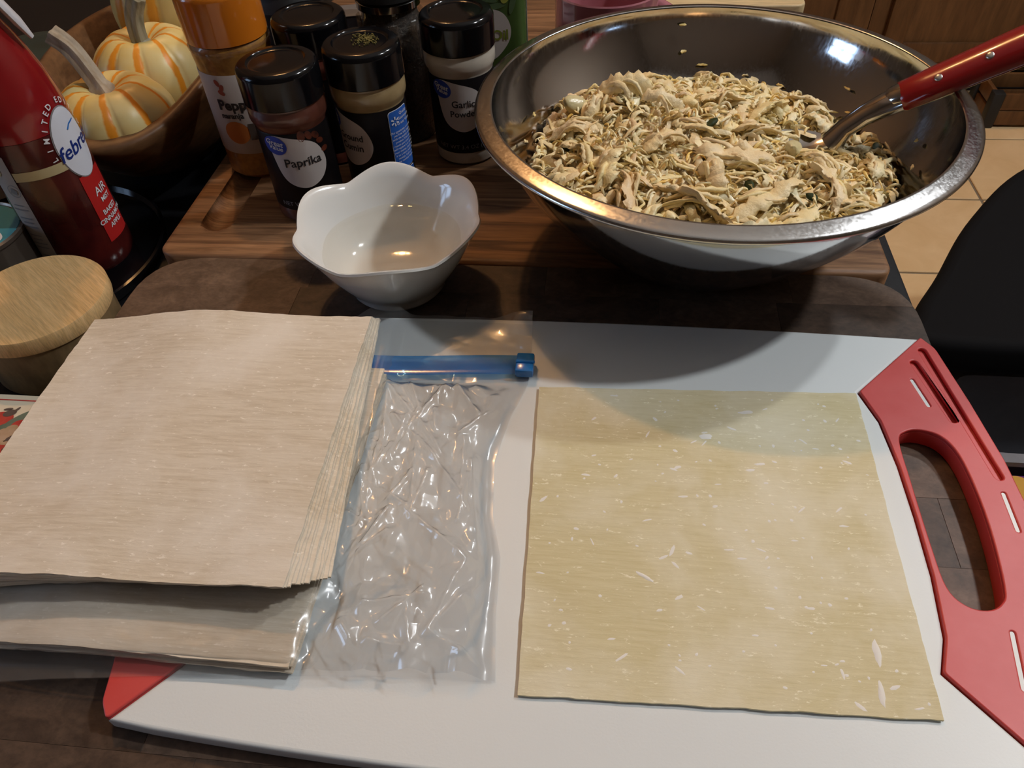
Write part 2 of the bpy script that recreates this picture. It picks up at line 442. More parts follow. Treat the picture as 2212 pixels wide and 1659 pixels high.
# window behind the cook, evening sky outside: seen as the blue patches in the bowls
pm('window_white', (0.7, 0.7, 0.7), 0.5)
pm('window_glow', (0.02, 0.02, 0.02), 0.2, emit=((0.45, 0.66, 1.0), 5.0))
win = struct(thing('window_1', None, None, (0, 0, 0)))
WX, WY, WZ = X0, -0.35, 0.62
struct(box('pane', WX + 0.002, WX + 0.012, WY - 0.30, WY + 0.30, WZ - 0.42, WZ + 0.42, 'window_glow', win))
for yy in (-0.33, 0.0, 0.33): box('window_frame', WX + 0.001, WX + 0.04, WY + yy - 0.025, WY + yy + 0.025, WZ - 0.46, WZ + 0.46, 'window_white', win)
for zz in (-0.44, 0.0, 0.44): box('window_frame', WX + 0.001, WX + 0.038, WY - 0.35, WY + 0.35, WZ + zz - 0.025, WZ + zz + 0.025, 'window_white', win)

def pendant(kind, p, r, colr, power, idx):
    nm = ['far left warm', 'left warm outer', 'left warm inner', 'right white middle', 'right white far'][idx]
    t = thing('pendant_lamp', nm + ' bulb pendant hanging from the ceiling', 'lamp', p, 0, 'ceiling pendants')
    m = bpy.data.materials.new('bulb'); m.use_nodes = True; nt = m.node_tree
    nt.nodes.remove(nt.nodes['Principled BSDF'])
    e = nt.nodes.new('ShaderNodeEmission'); e.inputs[0].default_value = col4(colr); e.inputs[1].default_value = power
    nt.links.new(e.outputs[0], nt.nodes['Material Output'].inputs['Surface'])
    lathe('bulb', [(0, -r)] + [(r * math.sin(PI * k / 12), -r * math.cos(PI * k / 12)) for k in range(1, 12)] + [(0, r)], m, t, 20)
    lathe('socket', [(0, r * .9), (r * .5, r * .9), (r * .45, r * .9 + 0.035), (0, r * .9 + 0.04)], 'black_plastic', t, 16)
    lathe('cord', [(0.003, r * .9 + 0.035), (0.003, ZC - p[2] - 0.01)], 'cord_black', t, 8)
    if kind == 'warm': lathe('added_shade', [(r * .6, r * .9 + .03)] + [(r * .6 + (.085 - r * .6) * math.sin(PI / 2 * q / 8), r * .9 + .03 - (.03 + r * 1.1) * (1 - math.cos(PI / 2 * q / 8))) for q in range(1, 9)], 'black_matte', t, 40)  # opaque dome added to keep the warm light off the ceiling
    lathe('canopy', [(0.018, ZC - p[2] - 0.012), (0.018, ZC - p[2] - 0.001), (0, ZC - p[2] - 0.001)], 'black_plastic', t, 16)
for i, (k, p, r, c_, pw) in enumerate(LAMPS): pendant(k, p, r, c_, pw, i)

# base cabinets along the far side
def cabinet(x0, x1, label):
    t = thing('base_cabinet', label, 'cabinet', (0, 0, 0), 0, 'base cabinets along the far wall')
    yf, zb, zt = 2.30, FLOOR_Z + 0.085, 0.10
    box('body', x0, x1, yf, Y1 - 0.002, zb, zt, 'cabinet_wood', t)
    box('toe_kick', x0, x1, yf + 0.05, yf + 0.07, FLOOR_Z + 0.001, zb, 'black_matte', t)
    a, b = x0 + 0.045, x1 - 0.045
    for (u0, u1, w0, w1) in ((a, a + 0.055, zb + .03, zt - .16), (b - 0.055, b, zb + .03, zt - .16), (a + 0.055, b - 0.055, zb + .03, zb + .085), (a + 0.055, b - 0.055, zt - .215, zt - .16)):
        box('door_rail', u0, u1, yf - 0.02, yf - 0.001, w0, w1, 'cabinet_wood', t, 0.003, 2)
    box('door_panel', a + 0.055, b - 0.055, yf - 0.010, yf - 0.001, zb + .085, zt - .215, 'cabinet_wood', t)
    d = box('drawer', a, b, yf - 0.02, yf - 0.001, zt - .14, zt - .02, 'cabinet_wood', t, 0.004, 2)
    lathe('knob', [(0, 0.02), (0.012, 0.018), (0.015, 0.01), (0.006, 0.0)], 'chrome', d, 16).rotation_euler = (PI / 2, 0, 0)
    d.children[0].location = ((a + b) / 2, yf - 0.021, zt - .08)
    return t
cabinet(0.20, 0.735, 'brown wooden base cabinet right behind the mixing bowl rim')
cabinet(0.737, 1.27, 'brown wooden base cabinet behind the red spoon handle')
cabinet(1.272, 1.80, 'brown wooden base cabinet farthest right, outside the spoon handle')
tag(box('worktop', 0.18, 1.82, 2.27, Y1 - 0.002, 0.102, 0.14, 'black_top', None, 0.004), 'dark worktop lying on the brown base cabinets', 'worktop')
# low crate on the floor by the cabinets
t = thing('low_crate', 'low wooden crate with black corner posts on the tiled floor by the cabinet', 'crate', (1.06, 2.12, FLOOR_Z))
for x in (0, 0.33):
    for y in (0, 0.12): box('corner_post', x, x + 0.03, y, y + 0.03, 0.001, 0.10, 'black_matte', t, 0.003)
for z in (0.008, 0.056):
    box('slat', 0.031, 0.329, 0.004, 0.016, z, z + 0.040, 'cabinet_wood', t, 0.002)
    box('slat', 0.031, 0.329, 0.134, 0.146, z, z + 0.040, 'cabinet_wood', t, 0.002)
    box('slat', 0.008, 0.020, 0.031, 0.119, z, z + 0.040, 'cabinet_wood', t, 0.002)
    box('slat', 0.340, 0.352, 0.031, 0.119, z, z + 0.040, 'cabinet_wood', t, 0.002)
box('bottom_board', 0.031, 0.329, 0.017, 0.133, 0.004, 0.010, 'cabinet_wood', t)

# ------------------------------------------------------------------ table
t = thing('kitchen_table', 'black topped table carrying the cutting boards', 'table')
box('tabletop', -1.15, 0.2125, -0.25, 1.30, -0.030, ZT, 'black_top', t, 0.003)
for x in (-1.10, 0.13):
    for y in (-0.20, 1.22): box('leg', x, x + 0.055, y, y + 0.055, FLOOR_Z + 0.001, -0.0305, 'black_matte', t, 0.003)
box('apron', -1.04, 0.125, -0.19, -0.17, -0.11, -0.0305, 'black_matte', t); box('apron', -1.04, 0.125, 1.235, 1.255, -0.11, -0.0305, 'black_matte', t)

# ------------------------------------------------------------------ chair
t = thing('chair', 'black cushioned chair beside the right table edge', 'chair', (0, 0, 0))
seat_o = smooth_poly([(.416, .732), (.411, .79), (.463, .877), (.544, 1.011), (.663, 1.15), (.80, 1.205), (.94, 1.13), (1.0, .95), (1.02, .78), (1.0, .735), (.71, .728)], 8)
curve_plate('seat', seat_o, [], -0.375, -0.32, 'chair_black', t, 0.016, 4)
box('seat_frame', .435, .99, .775, .800, -0.405, -0.376, 'chair_metal', t, 0.004); box('seat_frame', .66, .86, 1.06, 1.085, -0.405, -0.376, 'chair_metal', t, 0.004)
for (x, y, dx, dy) in ((.4285, .788, -.0, -.0), (.985, .788, .0, -.0), (.67, 1.07, 0, .05), (.85, 1.07, 0, .05)):
    bm = bmesh.new(); tube(bm, [(x, y, -0.404), (x + dx, y + dy, FLOOR_Z + 0.002)], [0.012, 0.011], 12); from_bm('leg', bm, 'chair_metal', t)
bm = bmesh.new(); tube(bm, [(.94, .80, -.345), (1.03, .80, -.1), (1.06, .80, 0.08)], [.012] * 3, 10); from_bm('back_post', bm, 'chair_metal', t)
bm = bmesh.new(); tube(bm, [(.94, 1.10, -.345), (1.03, 1.10, -.1), (1.06, 1.10, 0.08)], [.012] * 3, 10); from_bm('back_post', bm, 'chair_metal', t)
box('backrest', 1.035, 1.075, .74, 1.16, -0.13, 0.10, 'chair_black', t, 0.015, 3)

# ------------------------------------------------------------------ grey tote and purple pack on the floor
t = thing('storage_tote', 'grey plastic storage tote on the floor in front of the black chair', 'tote', (0.668, 0.690, FLOOR_Z))
def tote_ring(w, d, z, r=0.03): return [(x, y, z) for x, y in rrect(w, d, r, 5)]
rings = [tote_ring(.34, .10, 0.003), tote_ring(.40, .135, .363), tote_ring(.425, .158, .363), tote_ring(.425, .158, .371), tote_ring(.395, .130, .371), tote_ring(.334, .094, 0.007)]
n = len(rings[0]); vs = [v for r_ in rings for v in r_]; fs = [(i * n + k, i * n + (k + 1) % n, (i + 1) * n + (k + 1) % n, (i + 1) * n + k) for i in range(5) for k in range(n)]
fs += [tuple(reversed(range(n))), tuple(range(5 * n, 6 * n))]
raw('tub', vs, fs, 'bin_grey', t)
for s in (-1, 1): box('tote_handle', s * .222 - .012, s * .222 + .012, -.04, .04, .335, .362, 'chair_metal', t, .004)
pm('pack_purple', (0.13, 0.02, 0.17), 0.35); pm('pack_gold', (0.55, 0.30, 0.03), 0.35); pm('pack_white', (0.62, 0.62, 0.66), 0.4)
t = thing('snack_pack', 'white and purple carton with a gold disc in front of the grey tote', 'carton', (0, 0, 0))
box('carton', .44, .70, .500, .604, FLOOR_Z + 0.001, -.416, 'pack_white', t, .004)
box('purple_band', .442, .698, .590, .6045, -.55, -.4150, 'pack_purple', t, .001)
lathe('gold_disc', [(0.017, -.4160), (0.017, -.4140), (0, -.4140)], 'pack_gold', t, 32, loc=(.507, .586, 0))

# ------------------------------------------------------------------ walnut end grain board
def clip_convex(poly, hull):
    out = list(poly)
    m = len(hull)
    for i in range(m):
        a, b = hull[i], hull[(i + 1) % m]
        inp, out = out, []
        side = lambda p: (b[0] - a[0]) * (p[1] - a[1]) - (b[1] - a[1]) * (p[0] - a[0])
        for k in range(len(inp)):
            p, q = inp[k - 1], inp[k]; sp, sq = side(p), side(q)
            if (sp >= 0) != (sq >= 0):
                tt = sp / (sp - sq); out.append((p[0] + (q[0] - p[0]) * tt, p[1] + (q[1] - p[1]) * tt))
            if sq >= 0: out.append(q)
        if not out: return []
    return out
def prism(name, poly, z0, z1, mat, parent, bev=0.0006):
    bm = bmesh.new()
    pts = []
    for p in poly:
        if not pts or (p[0] - pts[-1][0]) ** 2 + (p[1] - pts[-1][1]) ** 2 > 1e-8: pts.append(p)
    if (pts[0][0] - pts[-1][0]) ** 2 + (pts[0][1] - pts[-1][1]) ** 2 < 1e-8: pts.pop()
    cxm = sum(p[0] for p in pts) / len(pts); cym = sum(p[1] for p in pts) / len(pts)
    def ins(p, d):
        v = Vector((p[0] - cxm, p[1] - cym)); L = v.length; v = v * ((L - d) / L) if L > d else v
        return (cxm + v.x, cym + v.y)
    r0 = [bm.verts.new((p[0], p[1], z0)) for p in pts]; r1 = [bm.verts.new((p[0], p[1], z1 - bev)) for p in pts]
    r2 = [bm.verts.new((*ins(p, bev), z1)) for p in pts]
    nn = len(pts)
    for a, b in ((r0, r1), (r1, r2)):
        for k in range(nn): bm.faces.new((a[k], a[(k + 1) % nn], b[(k + 1) % nn], b[k]))
    bm.faces.new(r2); bm.faces.new(list(reversed(r0)))
    return from_bm(name, bm, mat, parent, False)
rng = random.Random(5)
walnut = thing('walnut_board', 'dark walnut end-grain butcher block under the white cutting board', 'cutting board')
wx0, wx1, wy0, wy1 = -0.3025, 0.1945, -0.02, 0.4035
hull = round_poly([(wx0, wy0), (wx1, wy0), (wx1, wy1), (wx0, wy1)], 0.042, 8)
yy = wy1; row = 0
heights = [.0285, .035, .037, .034, .036, .038, .035, .036, .037, .034, .036, .040]
while yy > wy0 + 1e-4:
    hgt = min(heights[row % len(heights)], yy - wy0)
    x = wx0 - rng.uniform(0, .06)
    if row == 0: x = wx0 - 0.001
    while x < wx1:
        w = rng.uniform(.07, .16)
        if row == 0 and x < wx0: w = .118
        poly = clip_convex([(max(x, wx0) + .00003, yy - hgt + .00003), (min(x + w, wx1) - .00003, yy - hgt + .00003), (min(x + w, wx1) - .00003, yy - .00003), (max(x, wx0) + .00003, yy - .00003)], hull)
        if len(poly) >= 3 and min(x + w, wx1) - max(x, wx0) > .004:
            prism('block', poly, 0.0015, ZB - rng.uniform(0, .0001), 'walnut', walnut, .00015)
        x += w
    yy -= hgt; row += 1

# ------------------------------------------------------------------ acacia board with side groove
acacia = thing('acacia_board', 'reddish brown striped acacia board under the spice bottles and steel bowl', 'cutting board')
ax0, ax1, ay0, ay1 = -0.3035, 0.1885, 0.4050, 0.93
ZA = 0.0305
def aleft(y):  # finger notch in the left edge
    e = 0.0
    if y < ay0 + 0.012: e = 0.012 - math.sqrt(max(0, 0.012 ** 2 - (ay0 + 0.012 - y) ** 2))
    n_ = 0.030 * smoothstep(0.540, 0.556, y) * (1 - smoothstep(0.70, 0.72, y))
    return ax0 + max(e, n_)
def aright(y):
    e = 0.0
    if y < ay0 + 0.010: e = 0.010 - math.sqrt(max(0, 0.010 ** 2 - (ay0 + 0.010 - y) ** 2))
    return ax1 - e
def groove(x, y):
    gx, gw, gd = -0.2735, 0.0125, 0.007
    yc = max(y, 0.447)
    d = math.hypot(x - gx, y - yc)
    if yc > 0.66: return 0.0
    return gd * math.sqrt(max(0, 1 - (d / gw) ** 2)) if d < gw else 0.0
widths = [.026, .022, .030, .041, .027, .033, .045, .030, .052, .038, .044, .050, .040, .05]
y = ay0; k = 0
gxs = [-0.2735 + 0.0125 * math.sin(PI / 2 * q / 8) for q in range(-8, 9)]
while y < ay1 - 1e-4:
    h = min(widths[k % len(widths)], ay1 - y); k += 1
    if ay1 - (y + h) < .012: h = ay1 - y
    nY = max(3, int(h / .0025)) if y < .56 else max(3, int(h / .008))
    ys = [y + .00008 + (h - .00016) * q / nY for q in range(nY + 1)]
    bmv = []; vs = []; fs = []
    for yq in ys:
        L, Rr = aleft(yq), aright(yq)
        xs = [L, L + .0012, L + .004] + [g for g in gxs if g > L + .005] + [-0.2, -0.1, 0.0, 0.1, Rr - .004, Rr - .0012, Rr]
        if len(xs) < 27: xs = [L, L + .0012, L + .004] + [L + .005 + (-.255 - L) * q / (27 - 10 - 1) for q in range(27 - 10)] + [-0.2, -0.1, 0.0, 0.1, Rr - .004, Rr - .0012, Rr]
        bmv.append(xs)
    nx = len(bmv[0])
    fe = lambda yq: 0.003 - math.sqrt(max(0, .003 ** 2 - max(0, ay0 + .003 - yq) ** 2))
    for yq, xs in zip(ys, bmv):
        for i, xq in enumerate(xs):
            z = ZA - groove(xq, yq) - (.0015 if i in (0, nx - 1) else (.0003 if i in (1, nx - 2) else 0)) - fe(yq)
            vs.append((xq, yq, z))
    nt_ = len(vs)
    for yq, xs in zip(ys, bmv):
        for xq in xs: vs.append((xq, yq, 0.002))
    for j in range(nY):
        for i in range(nx - 1):
            a = j * nx + i; fs.append((a, a + 1, a + nx + 1, a + nx)); fs.append((nt_ + a, nt_ + a + nx, nt_ + a + nx + 1, nt_ + a + 1))
        a = j * nx; fs.append((a, a + nx, nt_ + a + nx, nt_ + a)); a = j * nx + nx - 1; fs.append((a, nt_ + a, nt_ + a + nx, a + nx))
    for i in range(nx - 1):
        fs.append((i, nt_ + i, nt_ + i + 1, i + 1)); a = nY * nx + i; fs.append((a, a + 1, nt_ + a + 1, nt_ + a))
    raw('plank', vs, fs, 'acacia', acacia, True, 50)
    y += h

# ------------------------------------------------------------------ white cutting board with red handles
wboard = thing('plastic_cutting_board', 'white plastic cutting board with red grip ends on the walnut block', 'cutting board')
YC = 0.2135
inner = [(.183, .122), (.1412, .078), (.1475, .058), (.150, .030), (.1505, 0), (.150, -.030), (.1475, -.058), (.1425, -.073), (.183, -.1185)]
top_edge = [(x, .1265 - .0045 * (x / .183) ** 2) for x in [q / 10 * .183 for q in range(9, -10, -1)]]
bot_edge = [(x, -(.1265 - .0075 * (x / .183) ** 2)) for x in [q / 10 * .183 for q in range(-9, 10)]]
outl = [(x, YC + y) for x, y in (list(reversed(inner)) + top_edge + [(-x, y) for x, y in inner] + bot_edge)]
curve_plate('panel', outl, [], ZB + .0015, ZW, 'white_board', wboard, .0016, 3)
def handle(s):
    outer = [(.1833, .1222), (.1416, .0782), (.1479, .058), (.1504, .030), (.1509, 0), (.1504, -.030), (.1479, -.058), (.1429, -.073), (.1833, -.1187),
             (.188, -.112), (.1945, -.076), (.2005, -.033), (.2020, .004), (.2005, .036), (.1955, .074), (.189, .1135)]
    outer = round_poly([(s * x, YC + y) for x, y in (outer if s > 0 else outer[::-1])], [.0015] * 8 + [.003] * 8 if s > 0 else .002, 4)
    hole = smooth_poly([(.154, .045), (.1585, .0515), (.166, .053), (.1745, .0495), (.1795, .040), (.1815, .022), (.1812, -.005), (.178, -.033), (.1745, -.041), (.168, -.0445), (.160, -.043), (.1545, -.035), (.1535, -.015), (.1535, .020)], 5)
    hole = [(s * x, YC + y) for x, y in hole]
    def slot(a, b, r, n_=6):
        a, b = Vector(a), Vector(b); d = (b - a).normalized(); nn = Vector((-d.y, d.x)); o_ = []
        for k_ in range(n_ + 1):
            t_ = PI / 2 + PI * k_ / n_; o_.append(a + d * r * math.cos(t_) + nn * r * math.sin(t_))
        for k_ in range(n_ + 1):
            t_ = -PI / 2 + PI * k_ / n_; o_.append(b + d * r * math.cos(t_) + nn * r * math.sin(t_))
        return [(s * p.x, YC + p.y) for p in o_]
    grooves = [slot((.1815, .111), (.1945, .026), .0021), slot((.1748, .101), (.1838, .061), .0021), slot((.1945, -.02), (.1862, -.090), .0021)]
    slits = [slot((.1705, .088), (.1742, .070), .0009), slot((.1935, .016), (.1932, -.004), .0009), slot((.1745, -.054), (.1712, -.077), .0009)]
    h = curve_plate('handle', outer, [hole] + grooves + slits, ZW - .0010, ZW + .0012, 'red_rubber', wboard, .0007, 3)
    curve_plate('grip_core', outer, [hole], ZB + .0005, ZW - .0009, 'red_rubber', h, .0004, 2)
    for q in slits: curve_plate('white_slot', q, [], ZW - .0008, ZW + .0006, 'white_board', h, .0001, 1)
handle(1); handle(-1)

# ================================================================== wrappers and zip bag
def nz(x, y, z=0.0): return noise.noise(Vector((x, y, z)))
def quad_sheet(name, P, z, thick, mat, sagf, seed, n=56, jit=0.0006, parent=None):
    """thin dough sheet on four corner points P (back-left, back-right, front-right, front-left)"""
    vs = []; fs = []
    for lay in (1, 0):
        for j in range(n + 1):
            for i in range(n + 1):
                u, v = i / n, j / n
                x = (P[0][0] * (1 - u) + P[1][0] * u) * (1 - v) + (P[3][0] * (1 - u) + P[2][0] * u) * v
                y = (P[0][1] * (1 - u) + P[1][1] * u) * (1 - v) + (P[3][1] * (1 - u) + P[2][1] * u) * v
                ex = max(0, 1 - min(u, 1 - u) * 12); ey = max(0, 1 - min(v, 1 - v) * 12)
                x += ex * jit * (nz(v * 14, seed, 1) + .6 * nz(v * 45, seed, 2)); y += ey * jit * (nz(u * 14, seed, 3) + .6 * nz(u * 45, seed, 4))
                zz = z + sagf(x, y) + (thick * lay)
                vs.append((x, y, zz))
    N = (n + 1) ** 2
    for j in range(n):
        for i in range(n):
            a = j * (n + 1) + i
            fs.append((a, a + n + 1, a + n + 2, a + 1)); fs.append((N + a, N + a + 1, N + a + n + 2, N + a + n + 1))
    for i in range(n):
        a, b = i, n * (n + 1) + i
        fs.append((a, a + 1, N + a + 1, N + a)); fs.append((b + 1, b, N + b, N + b + 1))
        a, b = i * (n + 1), i * (n + 1) + n
        fs.append((a + n + 1, a, N + a, N + a + n + 1)); fs.append((b, b + n + 1, N + b + n + 1, N + b))
    return raw(name, vs, fs, mat, parent, True, 60)
# single wrapper on the white board
flatf = lambda x, y: 0.0003 * (1 + nz(x * 40, y * 40, 7)) + 0.0011 * max(0, 1 - abs(x + .0245) / .004) * max(0, nz(y * 30, 2))
sheet = quad_sheet('dough_wrapper', [(-.0267, .2837), (.1392, .2892), (.1376, .1215), (-.0225, .1176)], ZW + .0004, .0011, 'dough_single', flatf, 3, 64, .0004)
tag(sheet, 'single square dough wrapper lying flat on the white board beside the red handle', 'dough wrapper')
rng = random.Random(11)
bm = bmesh.new()
for k in range(150):
    u, v = rng.random() ** .8, rng.random()
    x, y = -.022 + .156 * u, .124 + .158 * v
    L = rng.choice([.0006, .0008, .0011, .0016, .0026]) * rng.uniform(.7, 1.2); w = rng.uniform(.0004, .0009); a = rng.gauss(0, .5) + (PI / 2 if rng.random() < .12 else 0)
    nn = 7; c_ = bm.verts.new((x, y, ZW + .00172 + flatf(x, y))); ring = []
    for q in range(nn):
        t_ = 2 * PI * q / nn; r_ = rng.uniform(.7, 1.2); px, py = L * math.cos(t_) * r_, w * math.sin(t_) * r_
        ring.append(bm.verts.new((x + px * math.cos(a) - py * math.sin(a), y + px * math.sin(a) + py * math.cos(a), ZW + .0015 + flatf(x, y))))
    for q in range(nn): bm.faces.new((c_, ring[q], ring[(q + 1) % nn]))
for (x, y, L, w, a) in ((.119, .1465, .006, .0017, 1.52), (.117, .1295, .0055, .0013, 1.5), (.0595, .2545, .0038, .0018, .1), (.081, .272, .004, .0013, .15), (.028, .173, .005, .0009, -.5)):
    nn = 14; c_ = bm.verts.new((x, y, ZW + .0021 + flatf(x, y))); ring = []
    for q in range(nn):
        t_ = 2 * PI * q / nn; r_ = rng.uniform(.75, 1.1); px, py = L * math.cos(t_) * r_, w * math.sin(t_) * r_
        ring.append(bm.verts.new((x + px * math.cos(a) - py * math.sin(a), y + px * math.sin(a) + py * math.cos(a), ZW + .0015 + flatf(x, y))))
    for q in range(nn): bm.faces.new((c_, ring[q], ring[(q + 1) % nn]))
fl = from_bm('flour_flecks', bm, 'flour', sheet); fl['kind'] = 'stuff'

def sag(x, y):
    s_ = -0.0085 * smoothstep(-.202, -.292, x)
    s_ += 0.0026 * smoothstep(.20, .14, y) * math.sin((x + .30) * 33 + .6) * smoothstep(-.12, -.16, x) * .9
    s_ += 0.0016 * smoothstep(.25, .31, y) * math.sin((x + .30) * 38 - 1.0)
    return s_
def sheet_pts(cx_, cy_, s_, rot):
    h = s_ / 2; c_, n_ = math.cos(rot), math.sin(rot)
    return [(cx_ + x * c_ - y * n_, cy_ + x * n_ + y * c_) for x, y in ((-h, h), (h, h), (h, -h), (-h, -h))]
sagp = lambda x, y: -0.0085 * smoothstep(-.202, -.292, x)
for k in range(6):
    rr = random.Random(40 + k)
    o = quad_sheet('dough_wrapper', sheet_pts(-.1965 + rr.uniform(-.0012, .0012), .2035 + rr.uniform(-.001, .001), .168, math.radians(-.5 + rr.uniform(-.4, .4))), ZW + .0015 + k * .00115, .0010, 'dough_stack', sagp, 60 + k, 30)
    tag(o, 'dough wrapper inside the clear zip bag, %s from the bottom' % ['first', 'second', 'third', 'fourth', 'fifth', 'sixth'][k], 'dough wrapper', 'wrappers inside the zip bag')
NS = 13
ORD = ['second', 'third', 'fourth', 'fifth', 'sixth', 'seventh', 'eighth', 'ninth', 'tenth', 'eleventh', 'twelfth', 'thirteenth', 'fourteenth']
for k in range(NS):
    t_ = 1 - k / (NS - 1)       # 1 at the bottom
    rr = random.Random(80 + k); m_ = 0.0007 if k < NS - 1 else 0
    P = sheet_pts(-.2045 + .0075 * t_ + rr.uniform(-m_, m_), .2265 + .006 * t_ + rr.uniform(-m_, m_), .167, math.radians(.6 + 4.6 * t_ + rr.uniform(-.3, .3)))
    amp = .75 + .25 * (1 - t_)
    o = quad_sheet('dough_wrapper', P, .0509 + k * .00108, .00096, 'dough_stack', lambda x, y: sag(x, y) * 1.0, 100 + k, 56 if k > NS - 3 else 40, .0007)
    if k == NS - 1: tag(o, 'floury topmost dough wrapper of the tall stack on the zip bag', 'dough wrapper', 'wrappers of the tall stack')
    elif k == 0: tag(o, 'lowest dough wrapper of the tall stack, resting on the zip bag', 'dough wrapper', 'wrappers of the tall stack')
    else: tag(o, 'dough wrapper lying %s from the top of the tall stack' % ORD[NS - 2 - k], 'dough wrapper', 'wrappers of the tall stack')

# zip bag
CREASE = [[-0.0838, 0.2373, -0.0589, 0.2052], [-0.0838, 0.2373, -0.0773, 0.1909], [-0.0784, 0.1909, -0.0493, 0.169], [-0.0493, 0.169, -0.06, 0.1361], [-0.06, 0.1361, -0.0317, 0.123], [-0.062, 0.2417, -0.0413, 0.2683], [-0.0571, 0.208, -0.0604, 0.2388], [-0.1066, 0.2709, -0.0814, 0.2435], [-0.0423, 0.3301, -0.0392, 0.2718], [-0.1033, 0.2922, -0.073, 0.3166], [-0.1021, 0.2391, -0.1009, 0.1842], [-0.055, 0.2246, -0.0452, 0.1763], [-0.0589, 0.2052, -0.0531, 0.1952], [-0.0452, 0.1539, -0.0367, 0.1746], [-0.084, 0.1302, -0.0703, 0.1294], [-0.0653, 0.1544, -0.08, 0.1386], [-0.1067, 0.2778, -0.0989, 0.2245], [-0.0867, 0.2462, -0.0766, 0.2728], [-0.0755, 0.2662, -0.0724, 0.3127], [-0.0462, 0.2281, -0.0468, 0.1809], [-0.0359, 0.177, -0.0317, 0.123]]
_rg = random.Random(9)
for _ in range(26):
    _x, _y, _a, _l = _rg.uniform(-.103, -.042), _rg.uniform(.128, .285), _rg.gauss(1.6, .6), _rg.uniform(.010, .035)
    CREASE.append([_x, _y, _x + _l * math.cos(_a), _y + _l * math.sin(_a)])
def seg_d(x, y, s_):
    dx, dy = s_[2] - s_[0], s_[3] - s_[1]; t_ = max(0, min(1, ((x - s_[0]) * dx + (y - s_[1]) * dy) / (dx * dx + dy * dy)))
    return math.hypot(x - s_[0] - t_ * dx, y - s_[1] - t_ * dy)
bag = thing('zip_bag', 'clear plastic zip bag with blue zipper lying half on the white board', 'plastic bag')
def bag_right(y):
    pts = [(.122, -.0318), (.15, -.0350), (.178, -.0360), (.20, -.0420), (.232, -.0450), (.262, -.0400), (.285, -.0330), (.306, -.0330), (.338, -.0345), (.36, -.0345)]
    for (a, xa), (b, xb) in zip(pts[:-1], pts[1:]):
        if a <= y <= b: return xa + (xb - xa) * (y - a) / (b - a)
    return pts[0][1]
def bag_front(x): return .1015 + .0205 * smoothstep(-.30, -.03, x)
def bag_top(x, y, u, v):
    inpack = smoothstep(-.106, -.116, x) * smoothstep(.112, .1225, y)
    base = ZW + .0015
    packz = ZW + .0090
    z = base + (packz - base) * inpack
    free = (1 - inpack)
    w = smoothstep(-.122, -.105, x) * smoothstep(0, .04, 1 - u)
    h = 0; rg_ = 0
    for s_ in CREASE:
        d = seg_d(x, y, s_)
        if d < .016: h = max(h, .0070 * (1 - d / .016) ** 1.2)
        if d < .006: rg_ = max(rg_, math.exp(-(d / .0011) ** 2))
    h += .0011 * rg_
    h += .0085 * noise.voronoi(Vector((x * 52 + .35 * nz(x * 40, y * 40), y * 24 + .3 * nz(x * 50, y * 30, 4), 1.7)), distance_metric='CHEBYCHEV')[0][0] + .0024 * noise.voronoi(Vector((x * 120, y * 95, 3.1)), distance_metric='CHEBYCHEV')[0][0]
    h *= smoothstep(0, .06, 1 - u)
    h *= 1 - .92 * smoothstep(.270, .284, y)
    z += free * h * w + free * .0012 * abs(nz(x * 40, y * 60, 5))
    fr_ = inpack * smoothstep(.160, .140, y)
    z += fr_ * (.0030 * noise.voronoi(Vector((x * 16, y * 60, 7.3)))[0][0] + .0008 * abs(nz(x * 60, y * 120, 8)))
    z += .007 * smoothstep(.322, .337, y) * smoothstep(-.06, -.036, x)
    z += -0.0085 * smoothstep(-.202, -.292, x)
    return z
def film(name, fz, mat, y1, nx=330, ny=300, z_is_top=True):
    vs = []; fs = []
    for j in range(ny + 1):
        for i in range(nx + 1):
            u, v = i / nx, j / ny
            xr = -.284 + .25 * u; yt = y1 - .030 * smoothstep(-.125, -.155, xr); y = bag_front(xr) + (yt - bag_front(xr)) * v
            x0_ = -.284 if y > .135 else -.31
            x = -.284 + (bag_right(y) + .284) * u - .03 * (1 - u) * smoothstep(.16, .13, y)
            vs.append((x, y, fz(x, y, u, v)))
    for j in range(ny):
        for i in range(nx): a = j * (nx + 1) + i; fs.append((a, a + 1, a + nx + 2, a + nx + 1))
    return raw(name, vs, fs, mat, bag, True, 180)
film('top_film', bag_top, 'bag_film', .338)
film('bottom_film', lambda x, y, u, v: ZW + .0006 - 0.0085 * smoothstep(-.202, -.292, x) + .0003 * nz(x * 40, y * 40, 2), 'bag_film_low', .335, 60, 40)
def zip_strip(name, y0, y1, x1, dz, mat):
    vs = []; fs = []; n_ = 70
    for i in range(n_ + 1):
        x = -.30 + (x1 + .30) * i / n_
        for q in range(5):
            y = y0 + (y1 - y0) * q / 4 + .0045 * smoothstep(-.12, -.035, x)
            ridge = .0008 if q in (1, 3) else 0
            inp = 0
            vs.append((x, y - .004, ZW + .0016 + .0078 * inp + dz + ridge - .0085 * smoothstep(-.202, -.292, x)))
    for i in range(n_):
        for q in range(4): a = i * 5 + q; fs.append((a, a + 5, a + 6, a + 1))
    return raw(name, vs, fs, mat, bag, True, 180)
zip_strip('zip_strip', .2895, .3045, -.0335, .0026, 'zip_blue')
pm('slider_blue', (0.015, 0.17, 0.50), 0.2, coat=0.3)
sl = box('zip_slider', -.0405, -.0305, .2895, .3040, ZW + .0022, ZW + .0078, 'slider_blue', bag, .0012, 2)
box('slider_ridge', -.0405, -.0300, .2955, .2975, ZW + .0070, ZW + .0088, 'slider_blue', sl, .0005, 1)

